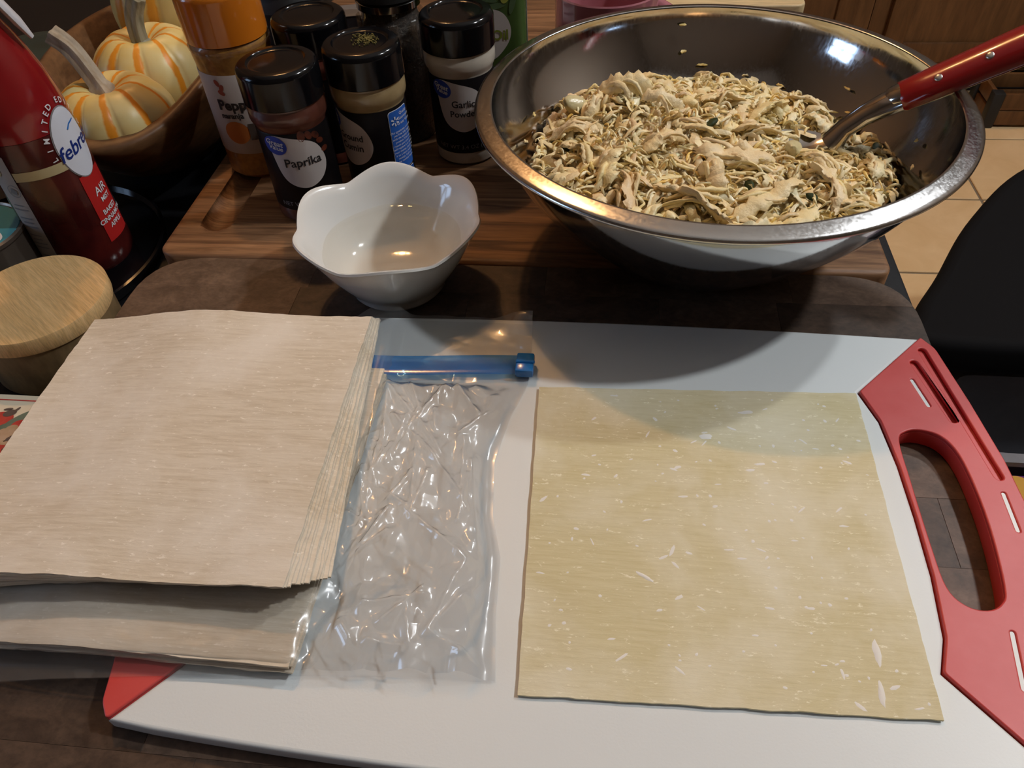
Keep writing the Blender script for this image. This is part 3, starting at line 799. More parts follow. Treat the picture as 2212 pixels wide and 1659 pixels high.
# ================================================================== flower bowl with water
fbx, fby = -.126, .383
fb = thing('scalloped_bowl', 'small white porcelain bowl with scalloped petal rim holding water', 'bowl', (fbx, fby, ZB))
A0 = math.radians(101)
def petal(a, r, z, i):
    t_ = max(0, min(1, z / .050)); p = .55 * abs(math.cos(3 * (a - A0))) + .45 * (.5 + .5 * math.cos(6 * (a - A0)))
    k_ = t_ ** 1.6
    return (r * (1 + .062 * k_ * (p - .5)) if r > 0 else 0), z + .0066 * (t_ ** 4) * (p - .6)
outp = [(0, .0012), (.022, .0012), (.0265, 0), (.0295, .0003), (.0312, .003), (.0318, .006), (.0352, .011), (.0398, .018), (.0445, .026), (.0490, .035), (.0532, .043), (.0562, .0485), (.0574, .0500)]
inp_ = [(.0568, .0513), (.0552, .0508), (.0517, .0445), (.0474, .036), (.0428, .027), (.0378, .019), (.0325, .012), (.022, .0085), (.010, .0075), (0, .0072)]
lathe('shell', outp + inp_, 'porcelain', fb, 144, petal, sharp=60)
def wat(a, r, z, i): return (petal(a, r, .031, i)[0], z)
w_ = lathe('water', [(0, .0310)] + [(.0425 * q / 6, .0310) for q in range(1, 7)] + [(.0436, .0316)], 'water', None, 96, wat, sharp=180)
w_.location = (fbx, fby, ZB); tag(w_, 'shallow clear water filling the small scalloped bowl', 'water')

# ================================================================== steel mixing bowl
BX, BY, BZ = .0680, .4455, ZA
bowl = thing('mixing_bowl', 'large polished steel mixing bowl full of shredded chicken filling', 'bowl', (BX, BY, BZ)); bowl.scale = (1.016, 1.016, .985)
def bprof(th, off=0.0): return (.062 + (.1335 - .062) * math.sin(th), .1000 * (1 - math.cos(th)) ** .52)
pr = [(0, .0015), (.054, .0015), (.057, .0006), (.0595, .0002)] + [bprof(PI / 2 * k / 64) for k in range(1, 64)]
rim = [(r_, z_ + .0035) for r_, z_ in [(.1345, .0946), (.1390, .0934), (.1402, .0921), (.1412, .0919), (.1419, .0926), (.1420, .0938), (.1412, .0948), (.1398, .0954), (.1365, .0962), (.1332, .0970), (.1322, .0972), (.1316, .0967)]]
inn = [(r - .0012, z + .0004) for r, z in reversed(pr[3:])] + [(.04, .0030), (0, .0030)]
lathe('shell', pr[:], 'steel', bowl, 160, sharp=60)
lathe('inner_wall', inn, 'steel', bowl, 160, sharp=60)
lathe('rim', [pr[-1]] + rim + [inn[0]], 'steel_rim', bowl, 160, sharp=60)
def r_in(z):
    t_ = max(0, (z - .0004)) / .1000; c_ = 1 - min(1, t_) ** (1 / .52)
    return .062 + .0715 * math.sqrt(max(0, 1 - c_ * c_)) - .0012

# ------------------------------------------------------------------ filling
def food(name, cols, rough=0.42, bs=260, sss=0.25, spec=0.45):
    m, nt, b, o = nodes(name)
    v = coords(nt, (1, 1, 1)); oi = nt.nodes.new('ShaderNodeNewGeometry')
    n = noise_n(nt, v, 70, 5, 0.6, 0.5)
    rp = ramp(nt, oi.outputs['Random Per Island'], [(i / max(1, len(cols) - 1), c) for i, c in enumerate(cols)])
    sh = ramp(nt, n.outputs['Fac'], [(0.3, (0.88, 0.84, 0.76)), (0.65, (1.04, 1.04, 1.04))])
    c = mixc(nt, 1.0, rp, sh, 'MULTIPLY'); nt.links.new(c, b.inputs['Base Color'])
    b.inputs['Roughness'].default_value = rough; b.inputs['Specular IOR Level'].default_value = spec
    v2 = coords(nt, (1, 1, 1)); n2 = noise_n(nt, v2, bs, 4, .65)
    bump(nt, b, n2.outputs['Fac'], .5, .0012)
    MATS[name] = m
food('chicken', [(.92, .77, .46), (.95, .83, .53), (.90, .71, .42), (.95, .82, .46), (.88, .66, .40), (.95, .78, .40), (.95, .84, .54)], .38, 420)
food('cheese', [(.97, .80, .38), (.97, .87, .55), (.96, .70, .22), (.97, .90, .66), (.97, .80, .38), (.97, .88, .58), (.96, .64, .16)], .35, 300)
food('cabbage', [(.88, .83, .56), (.90, .85, .62), (.84, .82, .52)], .25, 200)
food('herb', [(.025, .045, .012), (.05, .085, .02), (.02, .03, .012)], .55, 260, 0, .2)
def mash_mat():
    m, nt, b, o = nodes('filling_base')
    v = coords(nt, (1, 1, 1))
    n1 = noise_n(nt, v, 95, 4, .6, .8); n2 = noise_n(nt, v, 210, 4, .6, .4)
    c = ramp(nt, n1.outputs['Fac'], [(.30, (.80, .58, .34)), (.42, (.88, .72, .46)), (.52, (.92, .79, .52)), (.60, (.93, .72, .34)), (.70, (.92, .63, .22))])
    c2 = ramp(nt, n2.outputs['Fac'], [(.36, (.82, .76, .66)), (.6, (1.03, 1.03, 1.03))])
    nt.links.new(mixc(nt, 1.0, c, c2, 'MULTIPLY'), b.inputs['Base Color'])
    b.inputs['Roughness'].default_value = .4
    bump(nt, b, n2.outputs['Fac'], .6, .0015)
    MATS['filling_base'] = m
mash_mat()
def fill_h(x, y):
    """height of the heap above the bowl foot, bowl coordinates"""
    r = math.hypot(x, y)
    h = .0535 + .014 * (1 - (r / .115) ** 2)
    h += .012 * math.exp(-(((x + .055) / .045) ** 2 + ((y - .045) / .035) ** 2))     # heaped up at the back left
    h -= .010 * math.exp(-(((x - .062) / .028) ** 2 + ((y - .015) / .022) ** 2))     # hollow around the spoon
    h -= .007 * smoothstep(.06, .11, x) * smoothstep(-.02, .06, y)
    h += .004 * nz(x * 45, y * 45, 4) + .002 * nz(x * 110, y * 110, 8)
    return h
def crumple(x, y):
    a_ = abs(nz(x * 150 + 3 * nz(x * 60, y * 60), y * 150, 2)); b_ = abs(nz(x * 330, y * 330 + 2 * nz(x * 90, y * 90, 5), 6)); c_ = nz(x * 700, y * 700, 9)
    return .0046 * (a_ - .25) + .0026 * (b_ - .25) + .0007 * c_
def in_bowl(x, y, z, m=.001):
    return math.hypot(x, y) < r_in(z) - m
bm = bmesh.new(); NR, NA = 170, 560; rings = []
for i in range(1, NR + 1):
    ring = []
    for k in range(NA):
        a = 2 * PI * k / NA; rr = .1135 * i / NR
        x, y = rr * math.cos(a), rr * math.sin(a); h = fill_h(x, y) - .0010 + crumple(x, y)
        rl = r_in(h) - .0022
        if rr > rl: x, y = x * rl / rr, y * rl / rr
        if i == NR: h -= .004
        ring.append(bm.verts.new((x, y, h)))
    rings.append(ring)
c0 = bm.verts.new((0, 0, fill_h(0, 0) - .003))
for k in range(NA): bm.faces.new((c0, rings[0][k], rings[0][(k + 1) % NA]))
for a, b in zip(rings[:-1], rings[1:]):
    for k in range(NA): bm.faces.new((a[k], b[k], b[(k + 1) % NA], a[(k + 1) % NA]))
fbase = from_bm('chicken_filling', bm, 'filling_base', None, True, 180); fbase.location = (BX, BY, BZ)
tag(fbase, 'heap of chicken and cheese filling in the steel bowl', 'filling', None, 'stuff')
def frame(d):
    d = d.normalized(); s_ = d.cross(Vector((0, 0, 1)))
    if s_.length < .1: s_ = d.cross(Vector((1, 0, 0)))
    s_.normalize(); return s_, s_.cross(d).normalized()
def shred(vs, fs, rg, p, yaw, L, w, th, bend, lift, seg=9, cs=7, fray=.34, follow=None):
    """one torn strand: bent ribbon with fibrous, uneven cross sections"""
    pts = []; a = yaw; q = Vector(p); st = L / seg
    for i in range(seg + 1):
        pts.append(q.copy()); a += bend / seg + rg.gauss(0, .10)
        q = q + Vector((math.cos(a), math.sin(a), 0)) * st
    mid = pts[seg // 2] - Vector(p)
    for i in range(seg + 1):
        pts[i] = pts[i] - mid; t_ = i / seg
        if follow: pts[i].z = follow(pts[i].x, pts[i].y) + p[2]
        pts[i].z += lift * math.sin(PI * t_) + rg.gauss(0, th * .12)
    roll0 = rg.uniform(-.7, .7); droll = rg.uniform(-1.2, 1.2); base = len(vs)
    for i in range(seg + 1):
        t_ = i / seg; d = pts[min(i + 1, seg)] - pts[max(i - 1, 0)]; s_, u_ = frame(d)
        prof = (min(1, t_ * 5 + .35) * min(1, (1 - t_) * 5 + .35)); ww = w * prof * rg.uniform(.8, 1.15); hh = th * prof * rg.uniform(.8, 1.2)
        ro = roll0 + droll * t_
        for k in range(cs):
            an = 2 * PI * k / cs; e = rg.uniform(1 - fray, 1 + fray)
            cxx, czz = ww * math.cos(an) * e, hh * math.sin(an) * e
            v = pts[i] + s_ * (cxx * math.cos(ro) - czz * math.sin(ro)) + u_ * (cxx * math.sin(ro) + czz * math.cos(ro))
            if i in (0, seg): v = v + d.normalized() * rg.uniform(-.5, .5) * w
            r_ = math.hypot(v.x, v.y); rm = r_in(v.z) - .0010
            if r_ > rm: v.x *= rm / r_; v.y *= rm / r_
            vs.append(tuple(v))
    for i in range(seg):
        for k in range(cs):
            a_ = base + i * cs + k; b_ = base + i * cs + (k + 1) % cs
            fs.append((a_, b_, b_ + cs, a_ + cs))
    fs.append(tuple(base + k for k in reversed(range(cs)))); fs.append(tuple(base + seg * cs + k for k in range(cs)))
def rand_disc(rg, R_=.109):
    while True:
        x, y = rg.uniform(-R_, R_), rg.uniform(-R_, R_)
        if math.hypot(x, y) < R_ and not (abs(x - .062) < .014 and abs(y - .018) < .010): return x, y
def stuff_shreds(name, label, mat, n, Lr, wr, tr, br, zr, seg, cs, seed, lift=(0, .002), rad=.110):
    rg = random.Random(seed); vs, fs = [], []
    for _ in range(n):
        x, y = rand_disc(rg, rad); h = fill_h(x, y)
        if math.hypot(x, y) > r_in(h) - .002: continue
        shred(vs, fs, rg, (x, y, h + rg.uniform(*zr)), rg.uniform(0, 2 * PI), rg.uniform(*Lr), rg.uniform(*wr), rg.uniform(*tr), rg.uniform(*br), rg.uniform(*lift), seg, cs)
    o = raw(name, vs, fs, mat, None, True, 60); o.location = (BX, BY, BZ)
    return tag(o, label, 'filling', None, 'stuff')
stuff_shreds('shredded_chicken', 'small torn shreds of pale chicken filling the steel bowl', 'chicken', 560, (.009, .026), (.0013, .0034), (.0007, .0013), (-2.0, 2.0), (-.001, .0024), 9, 7, 21, (0, .005))
stuff_shreds('grated_cheese', 'grated yellow and white cheese mixed through the chicken', 'cheese', 1150, (.005, .013), (.0005, .0010), (.0005, .0009), (-2.0, 2.0), (.0010, .0042), 6, 5, 22, (0, .004))
stuff_shreds('cabbage_shreds', 'pale green cabbage slivers among the chicken', 'cabbage', 170, (.008, .020), (.0010, .0024), (.0005, .0010), (-1.2, 1.2), (-.001, .0020), 5, 6, 23)
# bigger torn pieces one can pick out
BIG = [  # x, y, yaw, length, width, bend, lift
    (.028, -.062, .15, .062, .0055, .5, .004), (-.012, -.068, -.35, .060, .0060, .2, .003), (-.062, -.030, 1.1, .040, .0062, -.6, .006), (-.050, -.055, 1.35, .042, .0048, .5, .005),
    (.012, -.025, -.55, .052, .0060, .3, .004), (.066, -.045, .9, .050, .0050, 1.8, .005), (-.055, .042, -.5, .040, .0070, -.4, .010), (-.038, .058, -.05, .042, .0050, -.2, .008),
    (-.030, .030, -1.0, .032, .0042, .5, .008), (.040, .040, .4, .048, .0055, 1.2, .006), (.078, .030, -.5, .040, .0062, -.7, .004), (.080, -.060, .2, .036, .0045, .3, .003),
    (.040, -.080, .3, .040, .0055, .6, .003), (-.080, -.010, 1.5, .036, .0042, .9, .005), (-.085, .012, .4, .034, .0040, -.8, .005), (-.010, .005, -.7, .034, .0046, .6, .005),
    (.010, .050, 1.2, .034, .0042, -.8, .007), (.030, .010, .2, .036, .0050, .8, .005), (-.030, -.010, .5, .030, .0048, -1.0, .006), (.095, -.020, 1.0, .030, .0048, .7, .004),
    (.060, -.020, -.2, .044, .0045, -.9, .004), (-.002, -.045, 1.7, .028, .0050, .5, .007), (-.070, .030, .9, .030, .0045, .7, .006), (.012, -.092, .1, .040, .0050, .2, .002),
    (-.040, -.080, .6, .036, .0052, .4, .004), (.070, .060, -.6, .030, .0040, .6, .004)]
places = ['near the front rim of the steel bowl', 'in the middle of the steel bowl', 'heaped at the back of the steel bowl']
zone = lambda y: 0 if y < -.035 else (1 if y < .028 else 2)
cnt = [0, 0, 0]
for k, (x, y, yaw, L, w, be, li) in enumerate(sorted(BIG)):
    rg = random.Random(300 + k); vs, fs = [], []
    shred(vs, fs, rg, (x, y, .0046), yaw, L * .92, w * .95, w * .36, be, li * .6, 22, 12, .30, fill_h)
    for q in range(3):      # torn fibres along the strip
        off = (q - 1) * w * .75; sh_ = rg.uniform(-.2, .2) * L
        shred(vs, fs, rg, (x - math.sin(yaw) * off + math.cos(yaw) * sh_, y + math.cos(yaw) * off + math.sin(yaw) * sh_, .0052 + rg.uniform(0, .0012)), yaw + rg.gauss(0, .10), L * rg.uniform(.3, .7), w * rg.uniform(.22, .34), w * rg.uniform(.16, .26), be * rg.uniform(.6, 1.2), li * .7, 10, 7, .3, fill_h)
    o = raw('chicken_shred', vs, fs, 'chicken', None, True, 70); o.location = (BX, BY, BZ)
    zi = zone(y); nth = (['leftmost'] + ORD)[cnt[zi]] + ('' if cnt[zi] == 0 else ' from left'); cnt[zi] += 1
    tag(o, 'torn chicken strip ' + places[zi] + ', ' + nth, 'chicken', 'long chicken strips in the bowl')
food('onion', [(.70, .62, .36), (.70, .62, .36)], .22, 120, .5)
for k, (x, y, s_, a) in enumerate(((-.086, .038, .0085, .4), (.048, -.010, .0075, 1.1), (.028, -.094, .007, .3), (-.045, -.092, .0075, 2.0))):
    bm = bmesh.new(); bmesh.ops.create_icosphere(bm, subdivisions=3, radius=1)
    for v in bm.verts:
        v.co = Vector((v.co.x * s_ * (1 + .2 * nz(v.co.x * 2, v.co.y * 2, k)), v.co.y * s_ * .75, v.co.z * s_ * .55 + .3 * s_ * v.co.x ** 2))
    o = from_bm('onion_piece', bm, 'onion'); o.location = (BX + x, BY + y, BZ + fill_h(x, y) + .0065); o.rotation_euler = (.6, .3, a)
    tag(o, ['cloudy onion chunk at the left wall of the steel bowl', 'translucent onion chunk in the middle of the filling', 'translucent onion chunk by the front steel rim', 'translucent onion chunk at the front left rim'][k], 'onion')
for k, (x, y, s_) in enumerate(sorted(((.0, .010, .006), (-.012, -.098, .0045), (-.030, .058, .004), (-.032, -.088, .005), (.052, -.058, .0035), (-.088, -.005, .0035), (.104, .010, .005), (.018, -.050, .004)))):
    bm = bmesh.new(); bmesh.ops.create_icosphere(bm, subdivisions=2, radius=1)
    for v in bm.verts: v.co = Vector((v.co.x * s_ * (1 + .4 * nz(v.co.x * 2, v.co.y * 2, k * 3)), v.co.y * s_ * .7, v.co.z * s_ * .35))
    o = from_bm('herb_flake', bm, 'herb'); o.location = (BX + x, BY + y, BZ + fill_h(x, y) + .0052); o.rotation_euler = (.5, .2, k)
    tag(o, 'dark green herb bit in the chicken filling, ' + ('leftmost' if k == 0 else ORD[k - 1] + ' from left'), 'herb', 'green herb bits in the filling')
# scraps of cheese and chicken stuck on the far inner wall
rg = random.Random(77)
for k, (x, y, z) in enumerate(sorted(((-.012, .128, .088), (.004, .115, .064), (.035, .112, .060), (.062, .105, .058), (-.01, .118, .072), (.10, .075, .068), (.105, .062, .058), (-.095, .06, .06), (-.105, .035, .066), (.112, -.02, .064), (.118, .0, .07), (-.112, .008, .062)))):
    vs, fs = [], []; rr = r_in(z) - .0012; rad = math.hypot(x, y); x, y = x * rr / rad, y * rr / rad
    shred(vs, fs, rg, (x, y, z), math.atan2(x, -y) + rg.uniform(-.6, .6), rg.uniform(.003, .008), .0011, .0007, .4, 0, 5, 6)
    o = raw('cheese_scrap', vs, fs, 'cheese', None, True, 60); o.location = (BX, BY, BZ)
    tag(o, 'tiny cheese scrap stuck to the steel bowl wall, ' + ('leftmost' if k == 0 else ORD[k - 1] + ' from left'), 'cheese', 'scraps stuck to the bowl wall')

# ================================================================== serving spoon
sp = thing('serving_spoon', 'steel serving spoon with riveted red handle resting in the chicken filling', 'spoon')
A = Vector((.1245, .4610, .0905)); D = Vector((.2195, .4560, .1455)); ax = (D - A).normalized()
side = ax.cross(Vector((0, 0, 1))).normalized(); upv = side.cross(ax).normalized()
flatd = Vector((ax.x, ax.y, 0)).normalized()
def loc3(o, u, v, w): return o + ax * u + side * v + upv * w
# bowl of the spoon: shallow dish
vs, fs = [], []; nr, na = 8, 28
for lay in (0, 1):
    for i in range(nr + 1):
        for k in range(na):
            a = 2 * PI * k / na; r_ = i / nr
            p = A + flatd * (.022 * r_ * math.cos(a)) + side * (.0165 * r_ * math.sin(a)) + Vector((0, 0, -.0065 * (1 - r_ ** 2) + lay * -.0009))
            vs.append(tuple(p))
N = (nr + 1) * na
for lay in (0, 1):
    for i in range(nr):
        for k in range(na):
            a, b = lay * N + i * na + k, lay * N + i * na + (k + 1) % na
            fs.append((a, a + na, b + na, b) if lay == 0 else (a, b, b + na, a + na))
for k in range(na): a, b = nr * na + k, nr * na + (k + 1) % na; fs.append((a, N + a, N + b, b))
raw('spoon_bowl', vs, fs, 'chrome', sp, True, 50)
bm = bmesh.new()
n0 = A + flatd * .020
tube(bm, [n0, loc3(A, .028, 0, -.004), loc3(A, .040, 0, -.001), loc3(A, .052, 0, 0), loc3(A, .064, 0, 0)], [.0110, .0080, .0082, .0094, .0100], 16, True, .70)
from_bm('neck', bm, 'chrome', sp)
bm = bmesh.new(); tube(bm, [loc3(A, .052, 0, .0016), loc3(A, .056, 0, .0016), loc3(A, .0655, 0, .0012)], [.0055, .0088, .0100], 16, True, .75); from_bm('ferrule', bm, 'chrome', sp)
bm = bmesh.new()
hp = [(.0600, .0100), (.062, .0112), (.075, .0118), (.095, .0124), (.125, .0134), (.155, .0134), (.172, .0115), (.178, .006)]
tube(bm, [loc3(A, u, 0, .0005) for u, r_ in hp], [r_ for u, r_ in hp], 20, True, .72)
hd = from_bm('handle', bm, 'red_handle', sp)
for u in (.081, .107, .150):
    bm = bmesh.new(); bmesh.ops.create_uvsphere(bm, u_segments=14, v_segments=8, radius=1)
    rr = .0119 + (u - .081) * .033; rd = (side * .62 + upv * .55 * .72)
    nrm = (side * .62 / 1.0 + upv * .78 / .72).normalized(); tn_ = nrm.cross(ax).normalized()
    cen = loc3(A, u, 0, .0005) + side * (rr * .62) + upv * (rr * .72 * .785)
    for v in bm.verts: v.co = cen + tn_ * v.co.x * .0022 + ax * v.co.y * .0022 + nrm * v.co.z * .0006
    from_bm('rivet', bm, 'rivet', hd)

# ================================================================== spice bottles
def screw_cap(parent, mat, r, z0, h, recess=True, nm='cap'):
    p = [(r - .0015, z0), (r, z0 + .0006), (r, z0 + h - .0045)] + arc(r - .0045, z0 + h - .0045, .0045, 0, 75, 6)
    if recess:
        p += [(r - .0075, z0 + h + .0001), (r - .0082, z0 + h - .0008), (r - .0092, z0 + h - .0012), (r - .0105, z0 + h - .0010), (0, z0 + h - .0010)]
    else: p += [(0, z0 + h)]
    return lathe(nm, p, mat, parent, 72)
def teardrop(w, h):
    """rounded drop with a pointed upper left"""
    return smooth_poly([(-.50 * w, .50 * h), (-.05 * w, .47 * h), (.34 * w, .30 * h), (.50 * w, -.06 * h), (.36 * w, -.36 * h), (.02 * w, -.50 * h), (-.32 * w, -.36 * h), (-.47 * w, -.02 * h)], 7)
def spice(x, y, label, powder, var, facing, lines, net=None, blue=None, logo=True, clear_low=True):
    t = thing('spice_bottle', label, 'spice bottle', (x, y, ZA), 0, 'black capped spice bottles')
    nm = 'powder_%d' % len(MATS); pm(nm, powder, 0.35, coat=0.6, var=var, vscale=90)
    body = [(0, .0008), (.019, .0008), (.0215, 0), (.0238, .0022), (.0240, .006), (.0240, .0095), (.0237, .0105), (.0237, .0690), (.0241, .0702), (.0256, .0732), (.0260, .0750), (.0260, .0810), (.0252, .0825), (.0252, .0842), (0, .0842)]
    lathe('bottle', body, nm, t, 72)
    lb = lathe('wrap_label', [(.0240, .0108), (.0242, .0112), (.0242, .0682), (.0240, .0686)], 'label_black', t, 72)
    screw_cap(t, 'black_plastic', .0266, .0845, .0235)
    R_ = .0242
    if facing is not None:
        wrap_shape('name_patch', teardrop(.036, .038), R_, facing, .0475, 'label_white', t)
        zz = .0470 + (.0008 if len(lines) == 1 else .0030)
        for ln, sz in lines:
            wrap_text('lettering', ln, sz, R_, facing + .06, zz, 'ink', t, .0006, .00012); zz -= .0075
        if logo:
            wrap_shape('logo_oval', ellipse(.0080, .0066, 28, rot=-.35), R_, facing - .0145 / R_, .0610, 'logo_blue', t, .0005)
            wrap_text('lettering', 'Great', .0050, R_, facing - .0145 / R_, .0630, 'print_white', t, .0008, .0001, 0, -.25)
            wrap_text('lettering', 'Value', .0044, R_, facing - .0140 / R_, .0595, 'print_white', t, .0008, .0001, 0, -.25)
        if net: wrap_text('lettering', net, .0046, R_, facing, .0160, 'ink_grey', t, .0005)
    if blue is not None:
        wrap_shape('blue_panel', rrect(.0190, .0450, .0025), R_, blue, .0440, 'print_white', t, .0003)
        wrap_shape('blue_panel', rrect(.0182, .0442, .0022), R_, blue, .0440, 'label_blue', t, .0005)
        for q in range(6):
            an = PI / 2 + q * PI / 3
            d = (math.cos(an), math.sin(an))
            sh = [(-.0046 + d[0] * e - d[1] * w * s_, .0118 + d[1] * e + d[0] * w * s_) for e, w, s_ in ((.0012, .0004, -1), (.0034, .0006, -1), (.0034, .0006, 1), (.0012, .0004, 1))]
            wrap_shape('spark', sh, R_, blue, .0470, 'print_white', t, .0008)
        for q, w_ in enumerate(('Quality', 'Guarantee', 'Great Value')): wrap_text('lettering', w_, .0030, R_, blue + .0040 / R_, .0630 - q * .0034, 'print_white', t, .0008)
        for q, w_ in enumerate(('Our guarantee is simple:', 'you\'ll be fully happy', 'with the quality of this', 'product. If for any', 'reason you aren\'t, we', 'will replace it or return', 'your money. Just bring', 'it to a store with the', 'receipt. Call us at', 'the number below')):
            wrap_text('lettering', w_, .0022, R_, blue + .0012 / R_, .0510 - q * .0025, 'print_white', t, .0008)
        wrap_shape('blue_panel', rrect(.0190, .0090, .0022), R_, blue, .0160, 'print_white', t, .0003)
        wrap_shape('blue_panel', rrect(.0182, .0082, .0020), R_, blue, .0160, 'label_blue', t, .0005)
        wrap_text('lettering', 'Gluten free', .0026, R_, blue + .003 / R_, .0168, 'print_white', t, .0008)
    return t
pap = spice(-.2087, .4698, 'black capped spice bottle whose white drop label reads Paprika', (.085, .024, .015), (.12, .038, .024), math.radians(-68), [('Paprika', .0086)], 'NET WT 2.5 OZ (70g)')
pm('pepper_print', (.16, .035, .015), .4, var=(.03, .01, .008), vscale=120)
for q, (u, z, rr) in enumerate(((.004, .066, .0026), (.009, .0655, .0022), (.014, .064, .0022), (.0165, .059, .0020), (.019, .052, .0020))):
    wrap_shape('pepper_picture', ellipse(rr, rr * 1.5, 16, rot=.4 * q), .0242, math.radians(-68) + u / .0242, z, 'pepper_print', pap, .0003)
cum = spice(-.1605, .4995, 'black capped spice bottle of ground cumin with a blue side panel', (.30, .21, .10), (.36, .26, .13), math.radians(-124), [('Ground', .0066), ('Cumin', .0072)], None, math.radians(-27))
pm('dried_herb', (.10, .085, .02), .8, var=(.16, .13, .03), vscale=200)
bm = bmesh.new(); rg = random.Random(4)
for _ in range(160):
    x, y = rg.gauss(.003, .0042), rg.gauss(.003, .0045)
    if math.hypot(x, y) > .0125: continue
    bmesh.ops.create_cube(bm, size=rg.uniform(.0004, .0011), matrix=Matrix.Translation((x, y, .1074)) @ Matrix.Rotation(rg.uniform(0, 3), 4, 'Z'))
o = from_bm('spilled_herb', bm, 'dried_herb', cum, False); o['kind'] = 'stuff'
gar = spice(-.1043, .5510, 'black capped spice bottle whose white drop label reads Garlic Powder', (.50, .44, .36), (.56, .50, .42), math.radians(-84), [('Garlic', .0072), ('Powder', .0066)], 'NET WT 3.4 OZ (96g)', None)
spice(-.2105, .5470, 'black capped spice bottle standing behind the paprika and cumin', (.14, .03, .02), (.18, .05, .03), None, [])
# orange capped pepper bottle
op = thing('pepper_bottle', 'tall clear pepper bottle with an orange cap and white label', 'spice bottle', (-.2655, .5300, ZA))
pm('cap_orange', (.62, .17, .012), .2, coat=.5); pm('pepper_mix', (.42, .20, .035), .45, coat=.6, var=(.26, .11, .02), vscale=220)
pm('label_offwhite', (.50, .44, .41), .45)
lathe('bottle', [(0, .0008), (.021, .0008), (.0240, 0), (.0268, .003), (.0270, .010), (.0270, .0820), (.0272, .086), (.0278, .0900), (.0280, .0935), (.0280, .098), (.0268, .100), (0, .100)], 'pepper_mix', op, 72)
lathe('neck_ring', [(.0275, .0952), (.0288, .0958), (.0288, .0972), (.0275, .0978)], 'clear_plastic', op, 72)
screw_cap(op, 'cap_orange', .0285, .1005, .034)
lathe('wrap_label', [(.0272, .0215), (.0274, .0220), (.0274, .0815), (.0272, .0818)], 'label_offwhite', op, 72)
pf = math.radians(-66)
wrap_text('lettering', 'Pepper', .0105, .0274, pf - .0065 / .0274, .0600, 'ink', op, .0005, .0004)
wrap_text('lettering', 'naranja', .0058, .0274, pf - .0130 / .0274, .0520, 'ink', op, .0005, .0002)
pm('orange_print', (.50, .15, .03), .45); pm('ribbon_print', (.075, .055, .045), .5); pm('chili_print', (.36, .08, .05), .5)
wrap_shape('orange_picture', ellipse(.0095, .0088, 26), .0274, pf - .013 / .0274, .0390, 'orange_print', op, .0004)
wrap_shape('ribbon_picture', [(-.003, .0065), (.0085, .0065), (.0052, .0005), (.0098, -.0062), (-.003, -.0062)], .0274, pf - .0010 / .0274, .0390, 'ribbon_print', op, .0006)
for q, (u, z, a) in enumerate(((-.017, .0765, .5), (-.0145, .073, -.4), (-.0155, .0695, 1.0))):
    wrap_shape('chili_picture', ellipse(.0028, .0017, 16, rot=a + PI / 2), .0274, pf + u / .0274, z, 'chili_print', op, .0004)

# peppercorn mill
ml = thing('peppercorn_grinder', 'clear peppercorn grinder with black cap between the cumin and garlic bottles', 'pepper grinder', (-.160, .5830, ZA))
pm('peppercorns', (.012, .009, .008), .4, var=(.05, .03, .02), vscale=260, bscale=380, bstr=.9, bdist=.002)
pm('mill_label', (.009, .008, .009), .3)
lathe('jar', [(0, .001), (.022, .001), (.0245, 0), (.0262, .003), (.0262, .073), (.0255, .080), (.0230, .088), (.0205, .094), (.0205, .1005), (0, .1005)], 'peppercorns', ml, 64)
lathe('glass_shoulder', [(.0268, .066), (.0268, .074), (.0262, .081), (.0238, .0895), (.0212, .096), (.0212, .101)], 'clear_plastic', ml, 64)
lathe('collar', [(.0205, .1008), (.0240, .1012), (.0242, .106), (.0225, .1075), (0, .1075)], 'chrome', ml, 64)
lathe('cap', [(.0222, .1078), (.0250, .1082), (.0250, .128), (.0240, .134), (.0215, .137), (0, .138)], 'black_matte', ml, 64)
for q in range(10):
    a = 2 * PI * q / 10; b_ = box('facet', -.0028, .0028, -.0008, .0010, .080, .094, 'clear_plastic', ml, .0006, 1)
    b_.location = (.0252 * math.cos(a), .0252 * math.sin(a), 0); b_.rotation_euler = (0, 0, a + PI / 2)
# dark seasoning jar with a cream label, and a dark bottle, at the back
dj = thing('seasoning_jar', 'dark seasoning jar with cream and red label behind the spice bottles', 'jar', (-.262, .640, ZA))
pm('cream_label', (.42, .36, .22), .5); pm('dark_red', (.10, .02, .03), .5)
lathe('jar', [(0, .001), (.030, .001), (.033, .004), (.033, .088), (.028, .096), (0, .096)], 'black_matte', dj, 64)
screw_cap(dj, 'black_plastic', .031, .0965, .022)
lathe('wrap_label', [(.0333, .012), (.0335, .0124), (.0335, .0832), (.0333, .0836)], 'label_black', dj, 64)
wrap_shape('cream_panel', rrect(.040, .050, .003), .0335, math.radians(-63), .052, 'cream_label', dj, .0003)
wrap_shape('red_panel', rrect(.036, .014, .001), .0335, math.radians(-63), .066, 'dark_red', dj, .0005)
wrap_text('lettering', 'TON', .0100, .0335, math.radians(-63), .066, 'cream_label', dj, .0008, .0002)
gb = thing('grey_carton', 'small grey carton standing behind the black capped spices', 'carton', (-.205, .610, ZA), .25)
pm('carton_grey', (.13, .12, .115), .6)
box('carton', -.028, .028, -.014, .014, .0005, .085, 'carton_grey', gb, .001); box('lid_flap', -.028, .028, -.0145, .0005, .0852, .0862, 'carton_grey', gb, .0004)

